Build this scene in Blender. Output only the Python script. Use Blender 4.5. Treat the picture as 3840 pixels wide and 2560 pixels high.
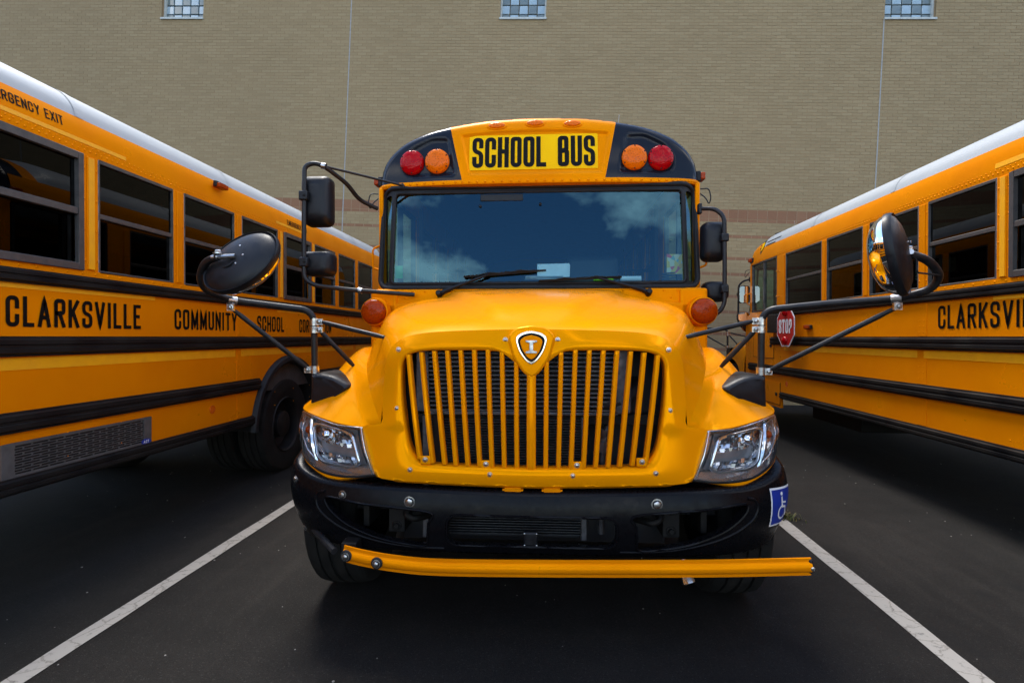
import bpy, bmesh, math, random
from mathutils import Vector, Matrix
from mathutils.geometry import delaunay_2d_cdt
R = math.radians
random.seed(7)
scene = bpy.context.scene
for o in list(bpy.data.objects):
    bpy.data.objects.remove(o)
COL = scene.collection

# ------------------------------------------------------------------ camera
cam = bpy.data.cameras.new('camera')
cam.sensor_width = 36.0
cam.lens = 18.89
cam.clip_start = 0.05
cam.clip_end = 2000
camo = bpy.data.objects.new('camera', cam)
COL.objects.link(camo)
camo.location = (0, 0, 1.45)
camo.rotation_euler = (R(90 - 0.455), 0, R(4.4))
scene.camera = camo

# ------------------------------------------------------------------ world
SUN_EL, SUN_AZ = 64.0, -28.0          # azimuth from +Y, negative towards -X
world = bpy.data.worlds.new('World')
scene.world = world
world.use_nodes = True
wn = world.node_tree.nodes
wl = world.node_tree.links
wn.clear()
wout = wn.new('ShaderNodeOutputWorld')
bg = wn.new('ShaderNodeBackground')
bg.inputs['Strength'].default_value = 0.10
sky = wn.new('ShaderNodeTexSky')
sky.sky_type = 'NISHITA'
sky.sun_disc = False
sky.sun_elevation = R(SUN_EL)
sky.sun_rotation = R(SUN_AZ)
sky.air_density = 1.0
sky.dust_density = 0.4
sky.ozone_density = 2.0
tc = wn.new('ShaderNodeTexCoord')
sep = wn.new('ShaderNodeSeparateXYZ')
wl.new(tc.outputs['Generated'], sep.inputs[0])
def wmath(op, a, b=None, clamp=False):
    n = wn.new('ShaderNodeMath'); n.operation = op; n.use_clamp = clamp
    for i, q in enumerate((a, b)):
        if q is None: continue
        if isinstance(q, (int, float)): n.inputs[i].default_value = q
        else: wl.new(q, n.inputs[i])
    return n.outputs[0]
zz = wmath('ADD', wmath('MAXIMUM', sep.outputs[2], 0.0), 0.22)
cmb = wn.new('ShaderNodeCombineXYZ')
wl.new(wmath('DIVIDE', sep.outputs[0], wmath('MULTIPLY', zz, -1.0)), cmb.inputs[0])
wl.new(wmath('DIVIDE', sep.outputs[1], zz), cmb.inputs[1])
cmb.inputs[2].default_value = 3.7
noi = wn.new('ShaderNodeTexNoise')
noi.inputs['Scale'].default_value = 1.7
noi.inputs['Detail'].default_value = 9
noi.inputs['Roughness'].default_value = 0.56
wl.new(cmb.outputs[0], noi.inputs['Vector'])
ramp = wn.new('ShaderNodeValToRGB')
ramp.color_ramp.elements[0].position = 0.535
ramp.color_ramp.elements[1].position = 0.63
wl.new(noi.outputs['Fac'], ramp.inputs[0])
mixc = wn.new('ShaderNodeMixRGB')
wl.new(ramp.outputs['Color'], mixc.inputs[0])
wl.new(sky.outputs[0], mixc.inputs[1])
mixc.inputs[2].default_value = (10.5, 10.2, 9.8, 1)
wl.new(mixc.outputs[0], bg.inputs['Color'])
wl.new(bg.outputs[0], wout.inputs['Surface'])

# ------------------------------------------------------------------ sun (veiled, soft)
sd = bpy.data.lights.new('sun', 'SUN')
sd.energy = 1.1
sd.angle = R(22)
sd.color = (1.0, 0.94, 0.85)
so = bpy.data.objects.new('sun', sd)
COL.objects.link(so)
d = Vector((math.sin(R(SUN_AZ)) * math.cos(R(SUN_EL)), math.cos(R(SUN_AZ)) * math.cos(R(SUN_EL)), math.sin(R(SUN_EL))))
so.rotation_euler = d.to_track_quat('Z', 'Y').to_euler()
so.location = (-6, 10, 25)

scene.view_settings.view_transform = 'Standard'
scene.view_settings.look = 'None'
scene.view_settings.exposure = 2.05
scene.view_settings.gamma = 1.0
scene.view_settings.use_curve_mapping = False
scene.render.engine = 'CYCLES'

# ================================================================== materials
def newmat(name):
    m = bpy.data.materials.new(name)
    m.use_nodes = True
    n = m.node_tree.nodes
    return m, n, m.node_tree.links, n['Principled BSDF']

def setp(b, color=None, rough=None, metal=None, coat=None, spec=None, ior=None, trans=None):
    if color is not None: b.inputs['Base Color'].default_value = (*color, 1)
    if rough is not None: b.inputs['Roughness'].default_value = rough
    if metal is not None: b.inputs['Metallic'].default_value = metal
    if coat is not None:
        b.inputs['Coat Weight'].default_value = coat
        b.inputs['Coat Roughness'].default_value = 0.04
    if spec is not None: b.inputs['Specular IOR Level'].default_value = spec
    if ior is not None: b.inputs['IOR'].default_value = ior
    if trans is not None: b.inputs['Transmission Weight'].default_value = trans

def surf(name, c1, c2=None, rough=0.4, scale=6.0, metal=0.0, coat=0.0, bump=0.0, bscale=60.0, rvar=0.1, spec=0.5, detail=5, lo=0.35, hi=0.65, tint=None, wave=0.0):
    """principled surface with noise colour mottling, roughness variation and fine bump"""
    m, n, l, b = newmat(name)
    setp(b, c1, rough, metal, coat, spec)
    co = n.new('ShaderNodeTexCoord')
    nz = n.new('ShaderNodeTexNoise')
    nz.inputs['Scale'].default_value = scale
    nz.inputs['Detail'].default_value = detail
    l.new(co.outputs['Object'], nz.inputs['Vector'])
    if c2 is not None:
        r = n.new('ShaderNodeValToRGB')
        r.color_ramp.elements[0].position = lo
        r.color_ramp.elements[1].position = hi
        r.color_ramp.elements[0].color = (*c1, 1)
        r.color_ramp.elements[1].color = (*c2, 1)
        l.new(nz.outputs['Fac'], r.inputs[0])
        l.new(r.outputs[0], b.inputs['Base Color'])
    mr = n.new('ShaderNodeMapRange')
    mr.inputs[1].default_value = 0.3; mr.inputs[2].default_value = 0.7
    mr.inputs[3].default_value = max(0.02, rough - rvar * 0.5); mr.inputs[4].default_value = rough + rvar
    l.new(nz.outputs['Fac'], mr.inputs[0])
    l.new(mr.outputs[0], b.inputs['Roughness'])
    if tint: b.inputs['Specular Tint'].default_value = (*tint, 1)
    if bump > 0:
        nb = n.new('ShaderNodeTexNoise')
        nb.inputs['Scale'].default_value = bscale
        nb.inputs['Detail'].default_value = 4
        l.new(co.outputs['Object'], nb.inputs['Vector'])
        bp = n.new('ShaderNodeBump')
        bp.inputs['Strength'].default_value = bump
        bp.inputs['Distance'].default_value = 0.01
        l.new(nb.outputs['Fac'], bp.inputs['Height'])
        l.new(bp.outputs[0], b.inputs['Normal'])
        if wave:
            nw = n.new('ShaderNodeTexNoise'); nw.inputs['Scale'].default_value = 1.7; nw.inputs['Detail'].default_value = 2
            l.new(co.outputs['Object'], nw.inputs['Vector'])
            bw = n.new('ShaderNodeBump'); bw.inputs['Strength'].default_value = wave; bw.inputs['Distance'].default_value = 0.03
            l.new(nw.outputs['Fac'], bw.inputs['Height']); l.new(bw.outputs[0], bp.inputs['Normal'])
    return m

def glass(name, tint, ior=1.5, rough=0.0, gl=(1, 1, 1)):
    m = bpy.data.materials.new(name); m.use_nodes = True
    n = m.node_tree.nodes; l = m.node_tree.links; n.clear()
    out = n.new('ShaderNodeOutputMaterial'); mx = n.new('ShaderNodeMixShader')
    tr = n.new('ShaderNodeBsdfTransparent'); gs = n.new('ShaderNodeBsdfGlossy'); fr = n.new('ShaderNodeFresnel')
    tr.inputs[0].default_value = (*tint, 1)
    gs.inputs['Color'].default_value = (*gl, 1)
    gs.inputs['Roughness'].default_value = rough
    ge = n.new('ShaderNodeNewGeometry'); mr = n.new('ShaderNodeMapRange')
    mr.inputs[3].default_value = ior; mr.inputs[4].default_value = 1 / ior
    l.new(ge.outputs['Backfacing'], mr.inputs[0]); l.new(mr.outputs[0], fr.inputs[0])
    l.new(fr.outputs[0], mx.inputs[0]); l.new(tr.outputs[0], mx.inputs[1]); l.new(gs.outputs[0], mx.inputs[2])
    l.new(mx.outputs[0], out.inputs[0])
    return m

M = {}
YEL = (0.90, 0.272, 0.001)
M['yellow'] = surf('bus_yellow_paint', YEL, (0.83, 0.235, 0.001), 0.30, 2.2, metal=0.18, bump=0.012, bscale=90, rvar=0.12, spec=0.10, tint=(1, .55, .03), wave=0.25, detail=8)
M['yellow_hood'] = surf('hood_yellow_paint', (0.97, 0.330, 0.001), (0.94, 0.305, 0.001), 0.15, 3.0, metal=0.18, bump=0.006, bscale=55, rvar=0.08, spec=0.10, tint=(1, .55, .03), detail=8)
M['tape'] = surf('reflective_yellow_tape', (0.98, 0.42, 0.004), (0.92, 0.38, 0.004), 0.45, 12, rvar=0.1)
M['sign_yellow'] = surf('sign_yellow_sheet', (0.98, 0.56, 0.002), (0.96, 0.53, 0.002), 0.5, 9, rvar=0.05, spec=0.05)
M['black'] = surf('gloss_black_paint', (0.006, 0.007, 0.011), (0.012, 0.013, 0.018), 0.22, 5, coat=0.4, rvar=0.12)
M['capblack'] = surf('roof_cap_black', (0.006, 0.008, 0.014), (0.010, 0.012, 0.018), 0.16, 5, coat=0.0, rvar=0.06, spec=0.22)
M['rail'] = surf('rub_rail_black', (0.008, 0.008, 0.009), (0.018, 0.016, 0.014), 0.40, 4, rvar=0.2, bump=0.02, bscale=40, spec=0.12)
M['rubber'] = surf('black_rubber', (0.010, 0.010, 0.011), (0.018, 0.018, 0.019), 0.55, 20, rvar=0.15, spec=0.25)
M['plastic'] = surf('black_textured_plastic', (0.0055, 0.006, 0.008), (0.009, 0.0095, 0.012), 0.38, 30, bump=0.10, bscale=450, rvar=0.12, spec=0.3)
M['tube'] = surf('black_powder_coat', (0.010, 0.010, 0.012), (0.020, 0.019, 0.019), 0.35, 25, rvar=0.15, bump=0.03, bscale=200, spec=0.3)
M['tyre'] = surf('tyre_rubber', (0.007, 0.007, 0.007), (0.016, 0.015, 0.0135), 0.75, 12, rvar=0.15, bump=0.05, bscale=120, spec=0.2)
M['rim'] = surf('dark_wheel_rim', (0.008, 0.008, 0.009), (0.016, 0.014, 0.013), 0.55, 8, spec=0.25)
M['white_roof'] = surf('white_roof_paint', (0.47, 0.485, 0.48), (0.41, 0.425, 0.42), 0.40, 1.6, coat=0.05, rvar=0.1, spec=0.25)
M['chrome'] = surf('chrome', (0.86, 0.87, 0.90), (0.78, 0.79, 0.82), 0.05, 6, metal=1.0, rvar=0.05)
M['steel'] = surf('zinc_steel', (0.55, 0.55, 0.55), (0.38, 0.37, 0.36), 0.28, 40, metal=1.0, rvar=0.2)
M['alu'] = surf('window_aluminium', (0.155, 0.145, 0.138), (0.11, 0.103, 0.098), 0.42, 14, metal=0.7, rvar=0.2)
M['lampgrey'] = surf('lamp_bowl_grey', (.34, .35, .37), (.24, .25, .27), .30, 12, metal=.55, rvar=.1)
M['lampchrome'] = surf('satin_chrome', (.72, .73, .75), (.60, .61, .63), .18, 12, metal=.92, rvar=.12)
M['mirror'] = surf('mirror_silver', (0.92, 0.93, 0.94), None, 0.015, 3, metal=1.0, rvar=0.0)
M['ink'] = surf('black_vinyl_letter', (0.003, 0.0028, 0.0025), (0.006, 0.0055, 0.005), 0.5, 20, spec=0.12)
M['glass_front'] = glass('windshield_glass', (0.54, 0.74, 0.75), 1.72, gl=(0.30, 0.72, 1.0))
M['glass_side'] = glass('tinted_side_glass', (0.010, 0.010, 0.010), 1.30)
M['glass_green'] = glass('green_driver_glass', (0.36, 0.52, 0.42), 1.5)
M['lens_clear'] = glass('clear_lens', (0.93, 0.95, 0.96), 1.40)
M['cooler'] = surf('cooler_aluminium', (0.12, 0.12, 0.13), (0.07, 0.07, 0.075), 0.45, 30, metal=0.6)
M['fin'] = surf('radiator_fin', (0.055, 0.058, 0.062), (0.035, 0.036, 0.040), 0.5, 40, metal=0.5)
M['dark'] = surf('engine_bay_dark', (0.006, 0.006, 0.007), (0.012, 0.011, 0.011), 0.7, 9)
M['chassis'] = surf('chassis_black', (0.004, 0.004, 0.0042), (0.009, 0.0078, 0.0065), 0.6, 14, spec=0.25)
M['interior'] = surf('interior_grey', (0.06, 0.07, 0.075), (0.045, 0.052, 0.056), 0.6, 6)
M['dash'] = surf('dashboard_grey', (0.045, 0.06, 0.065), (0.03, 0.042, 0.046), 0.5, 18)
M['seat'] = surf('seat_vinyl', (0.012, 0.014, 0.018), (0.02, 0.022, 0.027), 0.5, 10)
M['paper'] = surf('white_paper', (0.80, 0.80, 0.78), (0.70, 0.71, 0.70), 0.8, 14)
M['signred'] = surf('stop_sign_red', (0.50, 0.010, 0.012), (0.42, 0.008, 0.010), 0.4, 8)
M['signwhite'] = surf('sign_white', (0.80, 0.80, 0.80), (0.70, 0.70, 0.71), 0.45, 12)
M['stickerblue'] = surf('sticker_blue', (0.012, 0.035, 0.30), (0.010, 0.028, 0.24), 0.35, 9)
M['redrefl'] = surf('orange_reflector', (0.75, 0.14, 0.006), (0.65, 0.10, 0.005), 0.25, 30)
M['green'] = surf('green_tag', (0.01, 0.30, 0.05), (0.01, 0.24, 0.04), 0.5, 20)
M['lime'] = surf('lime_plastic', (0.35, 0.75, 0.02), (0.30, 0.65, 0.02), 0.4, 20)
M['brass'] = surf('brass', (0.6, 0.42, 0.15), (0.5, 0.34, 0.11), 0.3, 20, metal=1.0)
M['ventgrey'] = surf('vent_grey_metal', (0.13, 0.125, 0.12), (0.09, 0.087, 0.083), 0.5, 15, metal=0.3)

def lens(name, col, glow=0.0):
    m, n, l, b = newmat(name)
    setp(b, col, 0.14, 0, 0.0, 0.16)
    b.inputs['Subsurface Weight'].default_value = 0.0
    co = n.new('ShaderNodeTexCoord')
    w = n.new('ShaderNodeTexVoronoi'); w.inputs['Scale'].default_value = 70
    l.new(co.outputs['Object'], w.inputs['Vector'])
    bp = n.new('ShaderNodeBump'); bp.inputs['Strength'].default_value = 0.25; bp.inputs['Distance'].default_value = 0.004
    l.new(w.outputs['Distance'], bp.inputs['Height']); l.new(bp.outputs[0], b.inputs['Normal'])
    r = n.new('ShaderNodeValToRGB')
    r.color_ramp.elements[0].color = (col[0] * 0.55, col[1] * 0.5, col[2] * 0.5, 1)
    r.color_ramp.elements[1].color = (*col, 1)
    r.color_ramp.elements[1].position = 0.5
    l.new(w.outputs['Distance'], r.inputs[0]); l.new(r.outputs[0], b.inputs['Base Color'])
    return m
M['lens_red'] = lens('red_lens', (0.42, 0.001, 0.004))
M['lens_amber'] = lens('amber_lens', (0.80, 0.150, 0.001))
M['lens_dkamber'] = lens('deep_amber_lens', (0.36, 0.040, 0.001))

def brickmat(name, a, b_, c):
    m, n, l, b = newmat(name)
    setp(b, a, 0.85)
    g = n.new('ShaderNodeNewGeometry'); oi = n.new('ShaderNodeObjectInfo')
    ad = n.new('ShaderNodeMath'); ad.operation = 'ADD'
    l.new(g.outputs['Random Per Island'], ad.inputs[0]); l.new(oi.outputs['Random'], ad.inputs[1])
    fr = n.new('ShaderNodeMath'); fr.operation = 'FRACT'; l.new(ad.outputs[0], fr.inputs[0])
    r = n.new('ShaderNodeValToRGB'); e = r.color_ramp.elements
    e[0].color = (*a, 1); e[1].color = (*c, 1); k = e.new(0.55); k.color = (*b_, 1)
    l.new(fr.outputs[0], r.inputs[0])
    co = n.new('ShaderNodeNewGeometry')
    nz = n.new('ShaderNodeTexNoise'); nz.inputs['Scale'].default_value = 40; nz.inputs['Detail'].default_value = 5
    l.new(co.outputs['Position'], nz.inputs['Vector'])
    big = n.new('ShaderNodeTexNoise'); big.inputs['Scale'].default_value = 0.5; big.inputs['Detail'].default_value = 3
    l.new(co.outputs['Position'], big.inputs['Vector'])
    mu = n.new('ShaderNodeMath'); mu.operation = 'ADD'; l.new(nz.outputs['Fac'], mu.inputs[0]); l.new(big.outputs['Fac'], mu.inputs[1])
    mr = n.new('ShaderNodeMapRange'); mr.inputs[1].default_value = 0.6; mr.inputs[2].default_value = 1.4
    mr.inputs[3].default_value = 0.90; mr.inputs[4].default_value = 1.08
    l.new(mu.outputs[0], mr.inputs[0])
    mx = n.new('ShaderNodeMixRGB'); mx.blend_type = 'MULTIPLY'; mx.inputs[0].default_value = 1
    l.new(r.outputs[0], mx.inputs[1]); l.new(mr.outputs[0], mx.inputs[2]); l.new(mx.outputs[0], b.inputs['Base Color'])
    bp = n.new('ShaderNodeBump'); bp.inputs['Strength'].default_value = 0.2; bp.inputs['Distance'].default_value = 0.004
    l.new(nz.outputs['Fac'], bp.inputs['Height']); l.new(bp.outputs[0], b.inputs['Normal'])
    return m
M['brick'] = brickmat('tan_brick', (0.278, 0.203, 0.105), (0.296, 0.218, 0.114), (0.312, 0.234, 0.125))
M['pink'] = brickmat('terracotta_brick', (0.225, 0.108, 0.055), (0.245, 0.120, 0.062), (0.262, 0.132, 0.070))
M['mortar'] = surf('brown_mortar', (0.268, 0.180, 0.094), (0.290, 0.198, 0.106), 0.9, 3)
M['mortar_light'] = surf('pale_mortar', (0.33, 0.25, 0.155), (0.30, 0.23, 0.14), 0.9, 20)
M['sealant'] = surf('grey_sealant', (0.34, 0.34, 0.33), (0.29, 0.29, 0.28), 0.7, 20)
M['sillstone'] = surf('pale_sill_metal', (0.50, 0.53, 0.50), (0.42, 0.45, 0.43), 0.5, 14)
M['block_a'] = surf('clear_glass_block', (0.30, 0.40, 0.45), (0.38, 0.48, 0.54), 0.12, 4, coat=0.8, bump=0.15, bscale=9)
M['block_b'] = surf('grey_glass_block', (0.13, 0.165, 0.165), (0.18, 0.22, 0.22), 0.15, 4, coat=0.7, bump=0.15, bscale=9)
M['grout'] = surf('block_grout', (0.16, 0.15, 0.12), (0.20, 0.185, 0.15), 0.9, 20)
M['weed'] = surf('weed_leaf', (0.045, 0.07, 0.012), (0.11, 0.085, 0.02), 0.7, 30)
M['leaf'] = surf('dead_leaf', (0.16, 0.08, 0.03), (0.22, 0.13, 0.05), 0.8, 30)
M['pebble'] = surf('pebble', (0.18, 0.17, 0.15), (0.26, 0.24, 0.21), 0.9, 30)

def asphalt():
    m, n, l, b = newmat('asphalt')
    setp(b, (0.02, 0.02, 0.02), 0.85, spec=0.18)
    co = n.new('ShaderNodeTexCoord')
    def noise(s, d=6, rough=0.55, vec=None):
        q = n.new('ShaderNodeTexNoise'); q.inputs['Scale'].default_value = s; q.inputs['Detail'].default_value = d
        q.inputs['Roughness'].default_value = rough
        l.new(vec if vec else co.outputs['Object'], q.inputs['Vector']); return q
    big = noise(0.55, 5); mid = noise(5, 6, 0.6); fine = noise(190, 3, 0.7)
    mp = n.new('ShaderNodeMapping'); mp.inputs['Scale'].default_value = (3.5, 0.35, 1)
    l.new(co.outputs['Object'], mp.inputs[0]); streak = noise(1.2, 6, 0.6, mp.outputs[0])
    def rmp(src, p0, c0, p1, c1):
        r = n.new('ShaderNodeValToRGB'); r.color_ramp.elements[0].position = p0; r.color_ramp.elements[1].position = p1
        r.color_ramp.elements[0].color = (*c0, 1); r.color_ramp.elements[1].color = (*c1, 1); l.new(src, r.inputs[0]); return r.outputs[0]
    def mix(f, a, c, mode='MIX'):
        q = n.new('ShaderNodeMixRGB'); q.blend_type = mode
        if isinstance(f, float): q.inputs[0].default_value = f
        else: l.new(f, q.inputs[0])
        for i, s in ((1, a), (2, c)):
            if isinstance(s, tuple): q.inputs[i].default_value = (*s, 1)
            else: l.new(s, q.inputs[i])
        return q.outputs[0]
    base = rmp(big.outputs['Fac'], 0.3, (0.0075, 0.0069, 0.0064), 0.7, (0.016, 0.0147, 0.0136))
    base = mix(0.55, base, rmp(mid.outputs['Fac'], 0.3, (0.55, 0.55, 0.55), 0.7, (1.25, 1.24, 1.22)), 'MULTIPLY')
    base = mix(rmp(streak.outputs['Fac'], 0.55, (0, 0, 0), 0.72, (0.4, 0.4, 0.4)), base, (0.026, 0.0235, 0.0205))
    base = mix(0.7, base, rmp(fine.outputs['Fac'], 0.3, (0.35, 0.35, 0.35), 0.72, (1.7, 1.68, 1.64)), 'MULTIPLY')
    st = noise(70, 4, 0.75); base = mix(0.6, base, rmp(st.outputs['Fac'], 0.35, (0.5, 0.5, 0.5), 0.70, (1.75, 1.72, 1.66)), 'MULTIPLY')
    chip = n.new('ShaderNodeTexVoronoi'); chip.inputs['Scale'].default_value = 55; l.new(co.outputs['Object'], chip.inputs['Vector'])
    base = mix(rmp(chip.outputs['Distance'], 0.10, (0.55, 0.55, 0.55), 0.22, (0, 0, 0)), base, (0.045, 0.042, 0.037))
    oil = noise(1.7, 4, 0.6); base = mix(rmp(oil.outputs['Fac'], 0.60, (0, 0, 0), 0.68, (0.65, 0.65, 0.65)), base, (0.006, 0.006, 0.006))
    # cracks
    v = n.new('ShaderNodeTexVoronoi'); v.feature = 'DISTANCE_TO_EDGE'; v.inputs['Scale'].default_value = 0.42
    wv = n.new('ShaderNodeMixRGB'); wv.inputs[0].default_value = 0.16
    l.new(co.outputs['Object'], wv.inputs[1]); l.new(noise(3.5, 5).outputs['Color'], wv.inputs[2]); l.new(wv.outputs[0], v.inputs['Vector'])
    ck = rmp(v.outputs['Distance'], 0.002, (1, 1, 1), 0.007, (0, 0, 0))
    gate = rmp(noise(0.8, 2).outputs['Fac'], 0.48, (0, 0, 0), 0.6, (0.8, 0.8, 0.8))
    base = mix(mix(1.0, ck, gate, 'MULTIPLY'), base, (0.012, 0.011, 0.010))
    l.new(base, b.inputs['Base Color'])
    bp = n.new('ShaderNodeBump'); bp.inputs['Strength'].default_value = 0.5; bp.inputs['Distance'].default_value = 0.006
    l.new(fine.outputs['Fac'], bp.inputs['Height']); l.new(bp.outputs[0], b.inputs['Normal'])
    return m
M['asphalt'] = asphalt()

def linepaint():
    m, n, l, b = newmat('worn_white_line_paint')
    setp(b, (0.55, 0.54, 0.50), 0.7)
    co = n.new('ShaderNodeTexCoord')
    q = n.new('ShaderNodeTexNoise'); q.inputs['Scale'].default_value = 22; q.inputs['Detail'].default_value = 8; q.inputs['Roughness'].default_value = 0.7
    l.new(co.outputs['Object'], q.inputs['Vector'])
    r = n.new('ShaderNodeValToRGB'); e = r.color_ramp.elements
    e[0].position = 0.30; e[0].color = (0.10, 0.095, 0.085, 1); e[1].position = 0.44; e[1].color = (0.295, 0.28, 0.25, 1)
    l.new(q.outputs['Fac'], r.inputs[0])
    v = n.new('ShaderNodeTexVoronoi'); v.feature = 'DISTANCE_TO_EDGE'; v.inputs['Scale'].default_value = 7
    wv = n.new('ShaderNodeMixRGB'); wv.inputs[0].default_value = 0.06
    l.new(co.outputs['Object'], wv.inputs[1]); l.new(q.outputs['Color'], wv.inputs[2]); l.new(wv.outputs[0], v.inputs['Vector'])
    r2 = n.new('ShaderNodeValToRGB'); r2.color_ramp.elements[0].position = 0.0; r2.color_ramp.elements[1].position = 0.03
    r2.color_ramp.elements[0].color = (0.5, 0.48, 0.45, 1)
    l.new(v.outputs['Distance'], r2.inputs[0])
    mx = n.new('ShaderNodeMixRGB'); mx.blend_type = 'MULTIPLY'; mx.inputs[0].default_value = 1
    l.new(r.outputs[0], mx.inputs[1]); l.new(r2.outputs[0], mx.inputs[2]); l.new(mx.outputs[0], b.inputs['Base Color'])
    return m
M['line'] = linepaint()

def bumpermat():
    m, n, l, b = newmat('bumper_black')
    setp(b, (0.006, 0.006, 0.008), 0.25, coat=0.0, spec=0.12)
    co = n.new('ShaderNodeTexCoord')
    q = n.new('ShaderNodeTexNoise'); q.inputs['Scale'].default_value = 26; q.inputs['Detail'].default_value = 10; q.inputs['Roughness'].default_value = 0.8
    l.new(co.outputs['Object'], q.inputs['Vector'])
    s = n.new('ShaderNodeSeparateXYZ'); l.new(co.outputs['Object'], s.inputs[0])
    g = n.new('ShaderNodeMapRange'); g.inputs[1].default_value = 0.66; g.inputs[2].default_value = 0.80
    l.new(s.outputs[2], g.inputs[0])
    mu = n.new('ShaderNodeMath'); mu.operation = 'MULTIPLY_ADD'; l.new(g.outputs[0], mu.inputs[0]); mu.inputs[1].default_value = 0.10
    l.new(q.outputs['Fac'], mu.inputs[2])
    r = n.new('ShaderNodeValToRGB'); e = r.color_ramp.elements
    e[0].position = 0.69; e[0].color = (0.004, 0.004, 0.005, 1); e[1].position = 0.78; e[1].color = (0.07, 0.065, 0.055, 1)
    l.new(mu.outputs[0], r.inputs[0]); l.new(r.outputs[0], b.inputs['Base Color'])
    mr = n.new('ShaderNodeMapRange'); mr.inputs[1].default_value = 0.35; mr.inputs[2].default_value = 0.7; mr.inputs[3].default_value = 0.16; mr.inputs[4].default_value = 0.45
    l.new(q.outputs['Fac'], mr.inputs[0]); l.new(mr.outputs[0], b.inputs['Roughness'])
    return m
M['bumper'] = bumpermat()

# ================================================================== mesh helpers
def lerp(a, b, t): return a + (b - a) * t
def vl(a, b, t): return tuple(lerp(p, q, t) for p, q in zip(a, b))
def sstep(a, b, x):
    t = max(0.0, min(1.0, (x - a) / (b - a))); return t * t * (3 - 2 * t)

def fillet(pts, r, n=6):
    pts = [Vector(p) for p in pts]; out = [pts[0]]
    for i in range(1, len(pts) - 1):
        a, b, c = pts[i - 1], pts[i], pts[i + 1]
        rr = r[i] if isinstance(r, (list, tuple)) else r
        u = (a - b); w = (c - b)
        lu, lw = u.length, w.length
        if lu < 1e-9 or lw < 1e-9: continue
        u /= lu; w /= lw
        k = min(rr, lu * 0.49, lw * 0.49)
        if k < 1e-6: out.append(b); continue
        p0, p1 = b + u * k, b + w * k
        for j in range(n + 1):
            t = j / n
            out.append(p0 * (1 - t) ** 2 + b * 2 * t * (1 - t) + p1 * t * t)
    out.append(pts[-1]); return out

def catmull(pts, n=6):
    P = [Vector(p) for p in pts]; out = []
    for i in range(len(P) - 1):
        p0 = P[i - 1] if i > 0 else P[0] * 2 - P[1]
        p3 = P[i + 2] if i + 2 < len(P) else P[-1] * 2 - P[-2]
        p1, p2 = P[i], P[i + 1]
        for j in range(n):
            t = j / n
            out.append(0.5 * ((2 * p1) + (p2 - p0) * t + (2 * p0 - 5 * p1 + 4 * p2 - p3) * t * t + (3 * p1 - p0 - 3 * p2 + p3) * t ** 3))
    out.append(P[-1]); return out

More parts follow.
